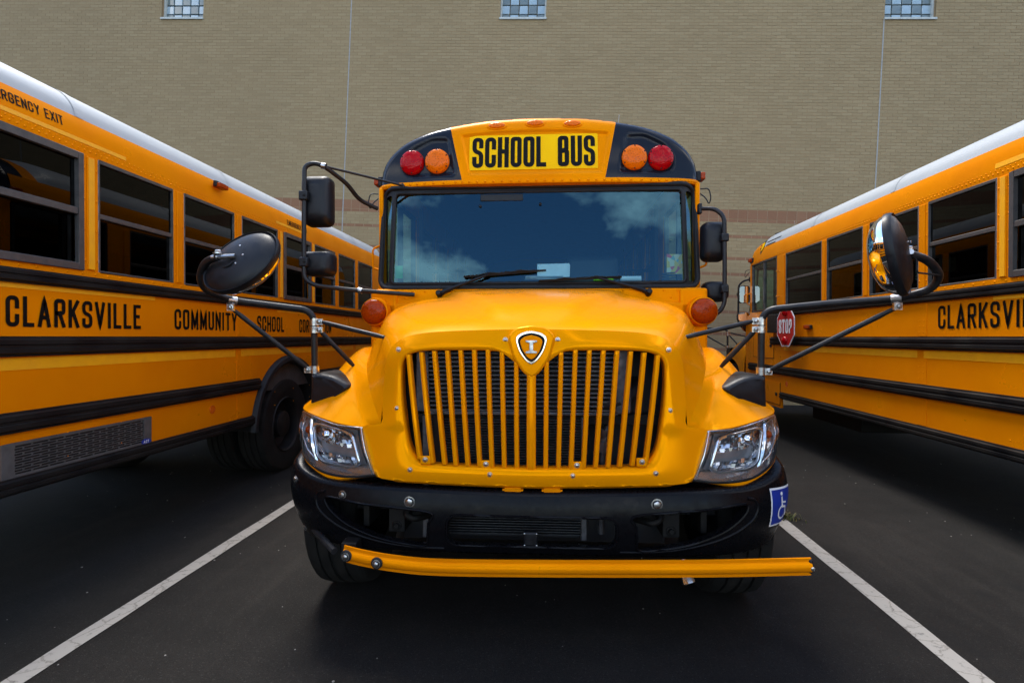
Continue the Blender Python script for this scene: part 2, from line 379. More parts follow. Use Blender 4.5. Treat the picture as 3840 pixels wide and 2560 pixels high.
class MB:
    def __init__(s): s.v = []; s.f = []
    def add(s, vs, fs):
        k = len(s.v); s.v += [tuple(p) for p in vs]; s.f += [tuple(i + k for i in f) for f in fs]; return s
    def box(s, x0, x1, y0, y1, z0, z1, back=True):
        vs = [(x, y, z) for x in (x0, x1) for y in (y0, y1) for z in (z0, z1)]
        fs = [(0, 1, 3, 2), (4, 6, 7, 5), (0, 4, 5, 1), (2, 3, 7, 6), (0, 2, 6, 4), (1, 5, 7, 3)]
        if not back: fs.pop(3)
        return s.add(vs, fs)
    def grid(s, rows, closed=False):
        k = len(s.v); n = len(rows[0])
        for r in rows: s.v += [tuple(p) for p in r]
        for i in range(len(rows) - 1):
            for j in range(n if closed else n - 1):
                a = k + i * n + j; b = k + i * n + (j + 1) % n
                s.f.append((a, b, b + n, a + n))
        return s
    def tube(s, pts, r, n=10, cap=True, up=None):
        P = [Vector(p) for p in pts]; rings = []
        T = []
        for i in range(len(P)):
            a = P[max(0, i - 1)]; b = P[min(len(P) - 1, i + 1)]
            t = (b - a); T.append(t.normalized() if t.length > 1e-9 else Vector((0, 0, 1)))
        u = Vector((0, 0, 1)) if abs(T[0].z) < 0.9 else Vector((1, 0, 0))
        nrm = (u - T[0] * u.dot(T[0])).normalized()
        for i in range(len(P)):
            nrm = (nrm - T[i] * nrm.dot(T[i])).normalized(); bi = T[i].cross(nrm)
            rr = r[i] if isinstance(r, (list, tuple)) else r
            rings.append([P[i] + (nrm * math.cos(2 * math.pi * j / n) + bi * math.sin(2 * math.pi * j / n)) * rr for j in range(n)])
        k = len(s.v); s.grid(rings, True)
        if cap:
            s.f.append(tuple(k + j for j in range(n))[::-1]); m = k + (len(P) - 1) * n
            s.f.append(tuple(m + j for j in range(n)))
        return s
    def lathe(s, prof, org, axis, n=24, capb=False, cape=False, ellipse=None):
        """prof: (radius, height along axis)"""
        ax = Vector(axis).normalized(); o = Vector(org)
        if ellipse is not None: e1 = Vector(ellipse[0]); e1 = (e1 - ax * e1.dot(ax)).normalized(); k1, k2 = ellipse[1], ellipse[2]
        else:
            u = Vector((0, 0, 1)) if abs(ax.z) < 0.9 else Vector((1, 0, 0)); e1 = (u - ax * u.dot(ax)).normalized(); k1 = k2 = 1
        e2 = ax.cross(e1); k = len(s.v)
        s.grid([[o + ax * h + (e1 * math.cos(2 * math.pi * j / n) * k1 + e2 * math.sin(2 * math.pi * j / n) * k2) * r for j in range(n)] for r, h in prof], True)
        if capb: s.f.append(tuple(k + j for j in range(n))[::-1])
        if cape: s.f.append(tuple(k + (len(prof) - 1) * n + j for j in range(n)))
        return s
    def prism(s, poly, fn, a, b):
        """poly 2d; fn(u,v,w)->xyz ; extrude w from a to b"""
        n = len(poly); vs = [fn(p[0], p[1], a) for p in poly] + [fn(p[0], p[1], b) for p in poly]
        fs = [tuple(range(n))[::-1], tuple(range(n, 2 * n))] + [(i, (i + 1) % n, (i + 1) % n + n, i + n) for i in range(n)]
        return s.add(vs, fs)
    def mesh(s, name):
        me = bpy.data.meshes.new(name); me.from_pydata(s.v, [], s.f); me.validate()
        bm = bmesh.new(); bm.from_mesh(me); bmesh.ops.remove_doubles(bm, verts=bm.verts, dist=1e-5)
        bmesh.ops.recalc_face_normals(bm, faces=bm.faces); bm.to_mesh(me); bm.free(); return me

def obj(name, mb, mat, parent=None, smooth=35, bev=0, seg=2, sub=0, loc=None, kind=None, mesh=None):
    me = mesh if mesh is not None else mb.mesh(name)
    if mesh is None:
        me.materials.append(M[mat] if isinstance(mat, str) else mat)
        if smooth:
            for p in me.polygons: p.use_smooth = True
            me.set_sharp_from_angle(angle=R(smooth))
    o = bpy.data.objects.new(name, me); COL.objects.link(o)
    if parent is not None: o.parent = parent
    if loc is not None: o.location = loc
    if bev:
        b = o.modifiers.new('bevel', 'BEVEL'); b.width = bev; b.segments = seg; b.limit_method = 'ANGLE'; b.angle_limit = R(35); b.harden_normals = False
    if sub:
        q = o.modifiers.new('subsurf', 'SUBSURF'); q.levels = sub; q.render_levels = sub
    if kind: o['kind'] = kind
    return o
def part(name, src, parent, loc=None):
    """another object sharing the mesh of src"""
    o = bpy.data.objects.new(name, src.data); COL.objects.link(o); o.parent = parent
    if loc is not None: o.location = loc
    for md in src.modifiers:
        k = o.modifiers.new(md.name, md.type)
        if md.type == 'BEVEL': k.width = md.width; k.segments = md.segments; k.limit_method = 'ANGLE'; k.angle_limit = md.angle_limit
    return o
def tag(o, label, cat, group=None, kind=None):
    if label: o['label'] = label
    if cat: o['category'] = cat
    if group: o['group'] = group
    if kind: o['kind'] = kind
    return o
def empty(name, loc=(0, 0, 0), rot=(0, 0, 0)):
    o = bpy.data.objects.new(name, None); o.empty_display_size = 0.2; COL.objects.link(o); o.location = loc; o.rotation_euler = rot; return o
def bolt(mb, p, axis, r=0.011, h=0.008, washer=True):
    if washer: mb.lathe([(r * 1.55, 0), (r * 1.55, h * 0.25), (r * 1.2, h * 0.3)], p, axis, 12)
    mb.lathe([(r, h * 0.2), (r, h * 0.8), (r * 0.7, h), (0.0001, h)], p, axis, 6 if washer else 8)
    return mb
def rivet(mb, p, axis, r=0.007):
    mb.lathe([(r, 0), (r * 0.75, r * 0.4), (0.0004, r * 0.55)], p, axis, 6); return mb

def inpoly(x, y, poly):
    c = False; j = len(poly) - 1
    for i in range(len(poly)):
        xi, yi = poly[i][0], poly[i][1]; xj, yj = poly[j][0], poly[j][1]
        if (yi > y) != (yj > y) and x < (xj - xi) * (y - yi) / (yj - yi) + xi: c = not c
        j = i
    return c
def pdist(x, y, poly, closed=True):
    best = 9e9; n = len(poly)
    for i in range(n if closed else n - 1):
        ax, ay = poly[i][0], poly[i][1]; bx, by = poly[(i + 1) % n][0], poly[(i + 1) % n][1]
        dx, dy = bx - ax, by - ay; L = dx * dx + dy * dy
        t = 0 if L == 0 else max(0, min(1, ((x - ax) * dx + (y - ay) * dy) / L))
        q = (ax + t * dx - x) ** 2 + (ay + t * dy - y) ** 2
        if q < best: best = q
    return math.sqrt(best)
def resample(poly, step, closed=True):
    out = []; n = len(poly)
    for i in range(n if closed else n - 1):
        a = poly[i]; b = poly[(i + 1) % n]; L = math.hypot(b[0] - a[0], b[1] - a[1]); k = max(1, int(L / step + 0.5))
        for j in range(k): out.append((lerp(a[0], b[0], j / k), lerp(a[1], b[1], j / k)))
    if not closed: out.append(poly[-1])
    return out
def sheet(outer, holes, step, fn, mb=None):
    """triangulate outer minus holes with interior grid points; map (u,v)->xyz by fn"""
    mb = mb or MB(); pts = []; edges = []
    for lp in [outer] + holes:
        k = len(pts); lp = resample(lp, step); n = len(lp); pts += lp; edges += [(k + i, k + (i + 1) % n) for i in range(n)]
    us = [p[0] for p in outer]; vs = [p[1] for p in outer]
    nb = len(pts); bnd = pts[:nb]
    x = min(us) + step * 0.5
    while x < max(us):
        y = min(vs) + step * 0.5
        while y < max(vs):
            if inpoly(x, y, outer) and not any(inpoly(x, y, h) for h in holes):
                if all((x - b[0]) ** 2 + (y - b[1]) ** 2 > (step * 0.45) ** 2 for b in bnd): pts.append((x, y))
            y += step
        x += step
    r = delaunay_2d_cdt([Vector(p) for p in pts], edges, [], 0, 1e-6)
    V, F = r[0], r[2]; fs = []
    for f in F:
        cx = sum(V[i].x for i in f) / 3; cy = sum(V[i].y for i in f) / 3
        if inpoly(cx, cy, outer) and not any(inpoly(cx, cy, h) for h in holes): fs.append(tuple(f))
    mb.add([fn(p.x, p.y) for p in V], fs); return mb
def rrect(x0, x1, y0, y1, r, n=5):
    out = []
    for cx, cy, a in ((x1 - r, y1 - r, 0), (x0 + r, y1 - r, 90), (x0 + r, y0 + r, 180), (x1 - r, y0 + r, 270)):
        for i in range(n + 1):
            t = R(a + 90 * i / n); out.append((cx + r * math.cos(t), cy + r * math.sin(t)))
    return out

# ------------------------------------------------------------------ stroke lettering
G = {
 'A': [([(0, 0), (.5, 1), (1, 0)], 0), ([(.16, .3), (.84, .3)], 0)],
 'B': [([(0, .5), (0, 1), (.93, 1), (.93, .52), (.1, .52)], .3), ([(0, .5), (0, 0), (1, 0), (1, .5), (.5, .5)], .3)],
 'C': [([(1, .68), (1, 1), (0, 1), (0, 0), (1, 0), (1, .32)], .5)],
 'E': [([(1, 1), (0, 1), (0, 0), (1, 0)], 0), ([(0, .52), (.8, .52)], 0)],
 'G': [([(1, .7), (1, 1), (0, 1), (0, 0), (1, 0), (1, .45), (.6, .45)], .5)],
 'H': [([(0, 0), (0, 1)], 0), ([(1, 0), (1, 1)], 0), ([(0, .52), (1, .52)], 0)],
 'I': [([(.5, 0), (.5, 1)], 0)],
 'K': [([(0, 0), (0, 1)], 0), ([(1, 1), (.05, .4)], 0), ([(.35, .6), (1, 0)], 0)],
 'L': [([(0, 1), (0, 0), (1, 0)], 0)],
 'M': [([(0, 0), (0, 1), (.5, .15), (1, 1), (1, 0)], 0)],
 'N': [([(0, 0), (0, 1), (1, 0), (1, 1)], 0)],
 'O': [([(.5, 1), (0, 1), (0, 0), (1, 0), (1, 1), (.5, 1)], .5)],
 'P': [([(0, 0), (0, 1), (1, 1), (1, .45), (.1, .45)], .35)],
 'R': [([(0, 0), (0, 1), (1, 1), (1, .5), (.1, .5)], .35), ([(.5, .5), (1, 0)], 0)],
 'S': [([(1, .74), (1, 1), (0, 1), (0, .56), (1, .46), (1, 0), (0, 0), (0, .26)], .5)],
 'T': [([(0, 1), (1, 1)], 0), ([(.5, 1), (.5, 0)], 0)],
 'U': [([(0, 1), (0, 0), (1, 0), (1, 1)], .5)],
 'V': [([(0, 1), (.5, 0), (1, 1)], 0)],
 'X': [([(0, 0), (1, 1)], 0), ([(0, 1), (1, 0)], 0)],
 'Y': [([(0, 1), (.5, .45), (1, 1)], 0), ([(.5, .5), (.5, 0)], 0)],
}
WIDE = {'M': 1.25, 'I': 0.05, 'A': 1.12, 'V': 1.08, 'L': 0.82, 'E': 0.85, 'T': 0.95, 'Y': 1.05}
def ribbon(pts, t, ext=True):
    P = [Vector((p[0], p[1])) for p in pts]
    Q = [P[0]]
    for p in P[1:]:
        if (p - Q[-1]).length > 1e-6: Q.append(p)
    P = Q
    if ext:
        P[0] = P[0] + (P[0] - P[1]).normalized() * t / 2; P[-1] = P[-1] + (P[-1] - P[-2]).normalized() * t / 2
    L, Rr = [], []
    for i in range(len(P)):
        d0 = (P[i] - P[i - 1]).normalized() if i > 0 else (P[1] - P[0]).normalized()
        d1 = (P[i + 1] - P[i]).normalized() if i < len(P) - 1 else d0
        n0 = Vector((-d0.y, d0.x)); n1 = Vector((-d1.y, d1.x)); m = n0 + n1
        if m.length < 1e-4: m = n0.copy()
        m.normalize(); k = t / 2 / max(0.42, m.dot(n0))
        L.append(P[i] + m * k); Rr.append(P[i] - m * k)
    return L, Rr
def text_mesh(txt, h, total_w, t, fn, space=None, lift=0.0):
    """letters of height h spread to total width; fn(u,v,w) maps to 3d, w = lift"""
    mb = MB()
    ws = [WIDE.get(c, 1.0) if c != ' ' else 0.55 for c in txt]
    gap = 0.42 if space is None else space
    unit = (total_w - t * len(txt)) / (sum(ws) + gap * (len(txt) - 1))
    x = 0; n = 0
    for c, w in zip(txt, ws):
        W = w * unit
        if c != ' ':
            for pts, rad in G[c]:
                P = [(x + t / 2 + p[0] * W, t / 2 + p[1] * (h - t)) for p in pts]
                P = fillet([(a, b, 0) for a, b in P], rad * W * 0.98, 6) if rad else [Vector((a, b, 0)) for a, b in P]
                closed = c == 'O'
                Q = [P[0]]
                for a, b in zip(P, P[1:]):
                    kk = max(1, int((b - a).length / (h * .12)))
                    Q += [a.lerp(b, (i + 1) / kk) for i in range(kk)]
                L, Rr = ribbon(Q, t, not closed)
                k = len(mb.v); m = len(L); z = lift + 0.00025 * n; n = (n + 1) % 5
                mb.v += [tuple(fn(p.x, p.y, z)) for p in L] + [tuple(fn(p.x, p.y, z)) for p in Rr]
                mb.f += [(k + i, k + i + 1, k + m + i + 1, k + m + i) for i in range(m - 1)]
        x += W + t + gap * unit
    return mb

# ================================================================== ground
mb = MB(); xs = [-400, -60, -20, -8, -4, -2, 0, 2, 4, 8, 20, 60, 400]
mb.grid([[(x, y, 0) for x in xs] for y in [-400, -60, -20, -6, 0, 2, 4, 6, 8, 12, 20, 60, 400]])
tag(obj('asphalt_ground', mb, 'asphalt', smooth=0), 'dark grey worn asphalt of the bus parking lot', None, kind='structure')
for nm, x0, x1, y0, y1, lab in (('parking_line', -2.315, -2.215, -3, 11.6, 'worn white parking line left of the middle bus'),
                                ('parking_line', 1.74, 1.845, -3, 11.6, 'cracked white parking line right of the middle bus')):
    n = 60; mb = MB(); rows = []
    for i in range(n + 1):
        y = lerp(y0, y1, i / n); a = random.uniform(-.004, .004); b = random.uniform(-.004, .004)
        rows.append([(x0 + a, y, .004), ((x0 + x1) / 2, y, .0042), (x1 + b, y, .004)])
    mb.grid(rows); tag(obj(nm, mb, 'line', smooth=0), lab, None, kind='structure')
# weeds at the crack by the right line, scattered crumbs
def weeds(name, cx, cy, n, spread, h, mat):
    mb = MB()
    for i in range(n):
        a = random.uniform(0, 6.283); r = abs(random.gauss(0, spread)); x = cx + r * math.cos(a) * 1.5; y = cy + r * math.sin(a)
        hh = h * random.uniform(.4, 1.2); th = random.uniform(0, 6.283); w = .004; lean = random.uniform(.2, 1.4) * hh
        dx, dy = math.cos(th), math.sin(th); p = [(x - dy * w, y + dx * w, .001), (x + dy * w, y - dx * w, .001)]
        q = [(x + dx * lean * .5 - dy * w, y + dy * lean * .5 + dx * w, hh * .7), (x + dx * lean * .5 + dy * w, y + dy * lean * .5 - dx * w, hh * .7)]
        mb.add(p + q + [(x + dx * lean, y + dy * lean, hh)], [(0, 1, 3, 2), (2, 3, 4)])
    return obj(name, mb, mat, smooth=0)
tag(weeds('weed_tuft', 1.83, 4.45, 170, .055, .045, 'weed'), 'small green weed tuft growing from the crack by the right line', 'weed', kind='stuff')
tag(weeds('dry_grass', 1.76, 4.53, 60, .05, .035, 'leaf'), 'dry brown grass clump beside the green weed tuft', 'weed', kind='stuff')
mb = MB()
for i in range(170):
    x = random.uniform(-4.5, 4.5); y = random.uniform(1.6, 6.5); r = random.uniform(.002, .006)
    mb.lathe([(r, 0), (r * 1.1, r * .5), (r * .3, r * .9)], (x, y, 0), (random.uniform(-.2, .2), random.uniform(-.2, .2), 1), 5, cape=True)
tag(obj('grit', mb, 'pebble', smooth=0), 'loose pale grit scattered on the asphalt', 'grit', kind='stuff')

# ================================================================== building
TH = R(2.6)
bld = empty('brick_building', (0, 11.9, 0), (0, TH, 0))
tag(bld, 'tall tan brick school building with terracotta bands and glass block windows', 'building')
CH, BL = .0677, .2032
BT = 4.36                                   # top of the terracotta tile band
SILL = BT + 60 * CH
X0, X1, ZB, ZT = -19.4, 19.0, -1.1, 11.4
WINS = [(-17.49, -16.474), (-9.49, -8.474), (-1.57, -.554), (6.55, 7.566), (14.55, 15.566)]
WTOP = SILL + 8 * .2032
mb = MB()                                   # mortar backing in pieces round the openings
def backing(x0, x1, z0, z1): mb.box(x0, x1, .003, .35, z0, z1)
backing(X0, X1, ZB, SILL); backing(X0, X1, WTOP, ZT)
e = [X0] + [q for w in WINS for q in w] + [X1]
for i in range(0, len(e), 2): backing(e[i], e[i + 1], SILL, WTOP)
obj('wall', mb, 'mortar', bld, smooth=0)
obj('building_mass', MB().box(X0 + .01, X1 - .01, .34, 14, ZB, ZT - .01), 'brick', bld, smooth=0)
mb = MB(); mb.box(X0 - .05, X1 + .05, -.06, .42, ZT, ZT + .12); obj('coping', mb, 'sillstone', bld, smooth=0, bev=.01)
pinkrow = set(); k = 1; pat = [5, 7]; i = 0          # courses counted downward from below the tile band
c = 0
while BT - .2032 - (c + 1) * CH > ZB:
    pinkrow.add(c); c += pat[i % 2]; i += 1
def vproj(x, z):                              # rough view test to choose the 300 bricks that show
    X = x * math.cos(TH) + z * math.sin(TH); Z = -x * math.sin(TH) + z * math.cos(TH)
    X, Y, Z = X, 11.9, Z - 1.45
    cy, sy = math.cos(R(4.4)), math.sin(R(4.4)); rx = cy * X + sy * Y; rz = -sy * X + cy * Y
    return 1920 + 2015 * rx / rz, 1264 - 2015 * Z / rz, rz
cand = []; pinkparts = []; field = MB(); pink = MB()
def brickbox(m, x0, x1, z0, z1, yy): m.box(x0, x1, yy, .02, z0, z1, back=False)
nrow = int((ZT - BT) / CH)
rows = [(BT + r * CH, 'brick', r) for r in range(nrow)] + [(BT - .2032 - (c + 1) * CH, 'pink' if c in pinkrow else 'brick', c) for c in range(int((BT - .2032 - ZB) / CH))]
for z, kind, r in rows:
    off = (r % 2) * BL / 2
    x = X0 + off
    while x < X1 - BL:
        a, b_ = x + .005, x + BL - .005; x += BL
        segs = [(a, b_)]
        if z + CH > SILL + .01 and z < WTOP - .01:
            for w0, w1 in WINS:
                ns = []
                for (p, q) in segs:
                    if q <= w0 or p >= w1: ns.append((p, q)); continue
                    if p < w0 - .03: ns.append((p, w0))
                    if q > w1 + .03: ns.append((w1, q))
                segs = ns
        for p, q in segs:
            yy = random.uniform(-.0015, .0015)
            if kind == 'brick' and q - p > .19:
                vx, vy, rz = vproj((p + q) / 2, z)
                ok = 60 < vx < 3780 and 20 < vy < 1000
                if ok and 1380 < vx < 2760 and vy > 420: ok = False
                if ok and vx >= 2760 and vy > 780 - (vx - 2760) * .44 - 20: ok = False
                if ok and vx <= 1380 and vy > 230 + vx * .48 - 60: ok = False
                if ok and vx > 2600: cand.append((rz, p, z)); continue
            if kind == 'pink' and q - p > .19:
                vx, vy, rz = vproj((p + q) / 2, z)
                if (2620 < vx < 2900 and vy < 1340) or (950 < vx < 1450 and vy < 1010): pinkparts.append((p, z)); continue
            brickbox(pink if kind == 'pink' else field, p, q, z + .005, z + CH - .005, yy)
cand.sort(key=lambda t: t[0])
proto = None
for i, (rz, p, z) in enumerate(cand):
    if i < 300:
        if proto is None:
            m = MB(); brickbox(m, 0, BL - .01, .005, CH - .005, 0)
            proto = obj('brick', m, 'brick', bld, smooth=0, loc=(p, 0, z))
        else:
            part('brick', proto, bld, (p, random.uniform(-.0015, .0015), z))
    else: brickbox(field, p, p + BL - .01, z + .005, z + CH - .005, random.uniform(-.0015, .0015))
proto = None
for p, z in pinkparts:
    if proto is None:
        m = MB(); brickbox(m, 0, BL - .01, .005, CH - .005, 0); proto = obj('terracotta_brick', m, 'pink', bld, smooth=0, loc=(p, 0, z))
    else: part('terracotta_brick', proto, bld, (p, 0, z))
obj('brick_field', field, 'brick', bld, smooth=0, kind='stuff')
# pink courses: the nearest as parts, with pale joints behind
m = MB()
for c in pinkrow:
    z = BT - .2032 - (c + 1) * CH; m.box(X0, X1, .0016, .02, z + .004, z + CH - .004)
m.box(X0, X1, .0016, .02, BT - .2032 + .004, BT - .004)
obj('pale_joint', m, 'mortar_light', bld, smooth=0)
obj('terracotta_courses', pink, 'pink', bld, smooth=0, kind='stuff')
proto = None; x = X0
while x < X1 - BL:
    if proto is None:
        m = MB(); m.box(.004, BL - .004, 0, .02, .005, .2032 - .005, back=False); proto = obj('tile', m, 'pink', bld, smooth=0, loc=(x, 0, BT - .2032))
    else: part('tile', proto, bld, (x, random.uniform(-.001, .001), BT - .2032))
    x += BL
# control joints
for jx, z0, z1 in ((-4.96, ZB, ZT), (6.545, ZB, SILL)):
    m = MB(); m.box(jx - .011, jx + .011, -.003, .02, z0, z1); obj('control_joint', m, 'sealant', bld, smooth=0)
# glass block windows
blkA = blkB = None
for wi, (w0, w1) in enumerate(WINS):
    m = MB()
    for a, b_ in ((w0, w0 + .03), (w1 - .03, w1)): m.box(a, b_, .09, .16, SILL, WTOP)
    m.box(w0, w1, .17, .19, SILL, WTOP)
    win = obj('window', m, 'grout', bld, smooth=0)
    m = MB()
    for a, b_ in ((w0, w0 + .035), (w1 - .035, w1)): m.box(a, b_, .07, .13, SILL + .02, WTOP)
    obj('frame', m, 'sillstone', win, smooth=0)
    m = MB(); m.box(w0 - .01, w1 + .015, -.035, .15, SILL - .015, SILL + .028); obj('sill', m, 'sillstone', win, smooth=0, bev=.004)
    for r in range(8):
        for c in range(5):
            x = w0 + c * .2032 + .009; z = SILL + .03 + r * .2032 - (.055 if r == 0 else .055); alt = (r + c) % 2 == (1 if wi else 1)
            src = blkA if alt else blkB
            if src is None:
                m = MB(); m.box(0, .186, 0, .05, 0, .186); src = obj('glass_block', m, 'block_a' if alt else 'block_b', win, bev=.012, loc=(x, .13, z + .009))
                if alt: blkA = src
                else: blkB = src
            else:
                o = part('glass_block', src, win, (x, .13 + random.uniform(-.002, .002), z + .009))

# ================================================================== bus bodies
HW = 1.22                                        # half width of the body
SIDEP = [(1.215, 2.575), (1.216, 2.63), (1.208, 2.70), (1.195, 2.76), (1.175, 2.812)]
ROOFP = [(1.175, 2.812), (1.15, 2.885), (1.08, 2.962), (.95, 3.022), (.75, 3.060), (.40, 3.092), (.15, 3.100), (0, 3.101)]
CAPP = [(1.178, 2.76), (1.13, 2.832), (1.02, 2.905), (.86, 2.975), (.66, 3.019), (.37, 3.056), (.15, 3.066), (0, 3.068)]
def rail_profile(z0, z1, d):
    h = z1 - z0
    return [(0, z0), (d * .55, z0), (d * .6, z0 + h * .10), (d, z0 + h * .18), (d, z0 + h * .40), (d * .8, z0 + h * .44), (d * .8, z0 + h * .56), (d, z0 + h * .60), (d, z0 + h * .82), (d * .6, z0 + h * .90), (d * .55, z1), (0, z1)]
def make_rail(bus, sx, y0, y1, z0, z1, d=.035):
    m = MB(); n = max(2, int((y1 - y0) / .5)); prof = rail_profile(z0, z1, d)
    rows = [[(sx * (HW + .001 + p[0]), lerp(y0, y1, i / n), p[1]) for p in prof] for i in range(n + 1)]
    m.grid(rows); k = len(prof); m.f.append(tuple(range(k))); m.f.append(tuple(range(n * k, n * k + k)))
    return obj('rub_rail', m, 'rail', bus, smooth=25)
WINMESH = {}
def window(bus, sx, y0, y1, kind):
    """sliding sash window between two pillars; meshes shared by width"""
    w = round(y1 - y0, 3); key = (sx, w, kind)
    z0, z1, zm = 1.862, 2.582, 2.225
    fw = .044 if kind == 'exit' else .015
    if key not in WINMESH:
        m = MB(); a = -w / 2; xo = HW - (.0 if kind != 'exit' else -.014); xi = HW - .03
        X = lambda q: sorted((sx * q, sx * (q - .03)))
        def bar(ya, yb, za, zb, xo=xo): xx = X(xo); m.box(xx[0], xx[1], ya, yb, za, zb)
        bar(a, a + fw * .9, z0, z1); bar(-a - fw * .9, -a, z0, z1)
        bar(a + fw * .9, -a - fw * .9, z0, z0 + fw); bar(a + fw * .9, -a - fw * .9, z1 - fw * (1.5 if kind != 'exit' else 1), z1)
        bar(a + fw * .9, -a - fw * .9, zm - .016 * (1.6 if kind == 'exit' else 1), zm + .016, xo - .004)
        fr = obj('window', m, 'alu', bus, smooth=0, bev=.003, seg=1, loc=(0, (y0 + y1) / 2, 0))
        m = MB(); xx = sorted((sx * (HW - .014), sx * (HW - .018))); m.grid([[(sx * (HW - .015), a + fw * .9, z) for z in (zm + .016, z1 - fw)], [(sx * (HW - .015), -a - fw * .9, z) for z in (zm + .016, z1 - fw)]])
        pu = obj('pane', m, 'glass_side', fr, smooth=0)
        m = MB(); m.grid([[(sx * (HW - .026), a + fw * .9, z) for z in (z0 + fw, zm - .016)], [(sx * (HW - .026), -a - fw * .9, z) for z in (z0 + fw, zm - .016)]])
        pl = obj('pane', m, 'glass_side', fr, smooth=0)
        WINMESH[key] = (fr, pu, pl)
    else:
        fr0, pu, pl = WINMESH[key]
        fr = part('window', fr0, bus, (0, (y0 + y1) / 2, 0)); part('pane', pu, fr); part('pane', pl, fr)
    return fr

TYREP = [(.30, -.13), (.36, -.142), (.44, -.145), (.478, -.138), (.492, -.125), (.499, -.09), (.499, -.072), (.488, -.070), (.488, -.060), (.500, -.058), (.501, -.012), (.488, -.010), (.488, .010), (.501, .012), (.500, .058), (.488, .060), (.488, .070), (.499, .072), (.499, .09), (.492, .125), (.478, .138), (.44, .145), (.36, .142), (.30, .13)]
RIMP = [(.30, -.125), (.285, -.13), (.285, -.06), (.24, -.02), (.15, .035), (.10, .05), (.10, .02)]
RIMF = [(.30, .125), (.29, .138), (.27, .12), (.25, .06), (.20, .085), (.13, .10), (.11, .15), (.0005, .155)]
def wheel(bus, x, y, sx, front=True, r=.5):
    m = MB().lathe([(a * r / .5, h) for a, h in TYREP], (0, 0, 0), (sx, 0, 0), 40)
    w = obj('wheel', m, 'tyre', bus, smooth=30, loc=(x, y, r))
    m = MB().lathe([(a * r / .5, h) for a, h in (RIMF if front else [(.30, .125), (.29, .138), (.275, .12), (.27, .0), (.22, -.055), (.16, -.06), (.14, .10), (.10, .12), (.0005, .12)])], (0, 0, 0), (sx, 0, 0), 32)
    for i in range(10):
        a = i * .6283; rr = .19 if front else .19
        bolt(m, (sx * (.09 if front else -.055), math.cos(a) * rr, math.sin(a) * rr), (sx, 0, 0), .014, .03, False)
    obj('rim', m, 'rim', w, smooth=30); return w

SEAT = None
def seat(bus, x, y):
    global SEAT
    if SEAT is None:
        m = MB(); m.box(-.46, .46, -.06, .06, 1.30, 2.02); m.box(-.46, .46, -.46, -.02, 1.28, 1.42); m.box(-.40, -.36, -.40, 0, .95, 1.28); m.box(.36, .40, -.40, 0, .95, 1.28)
        SEAT = obj('seat', m, 'seat', bus, bev=.04, seg=2, loc=(x, y, 0))
    else: part('seat', SEAT, bus, (x, y, 0))

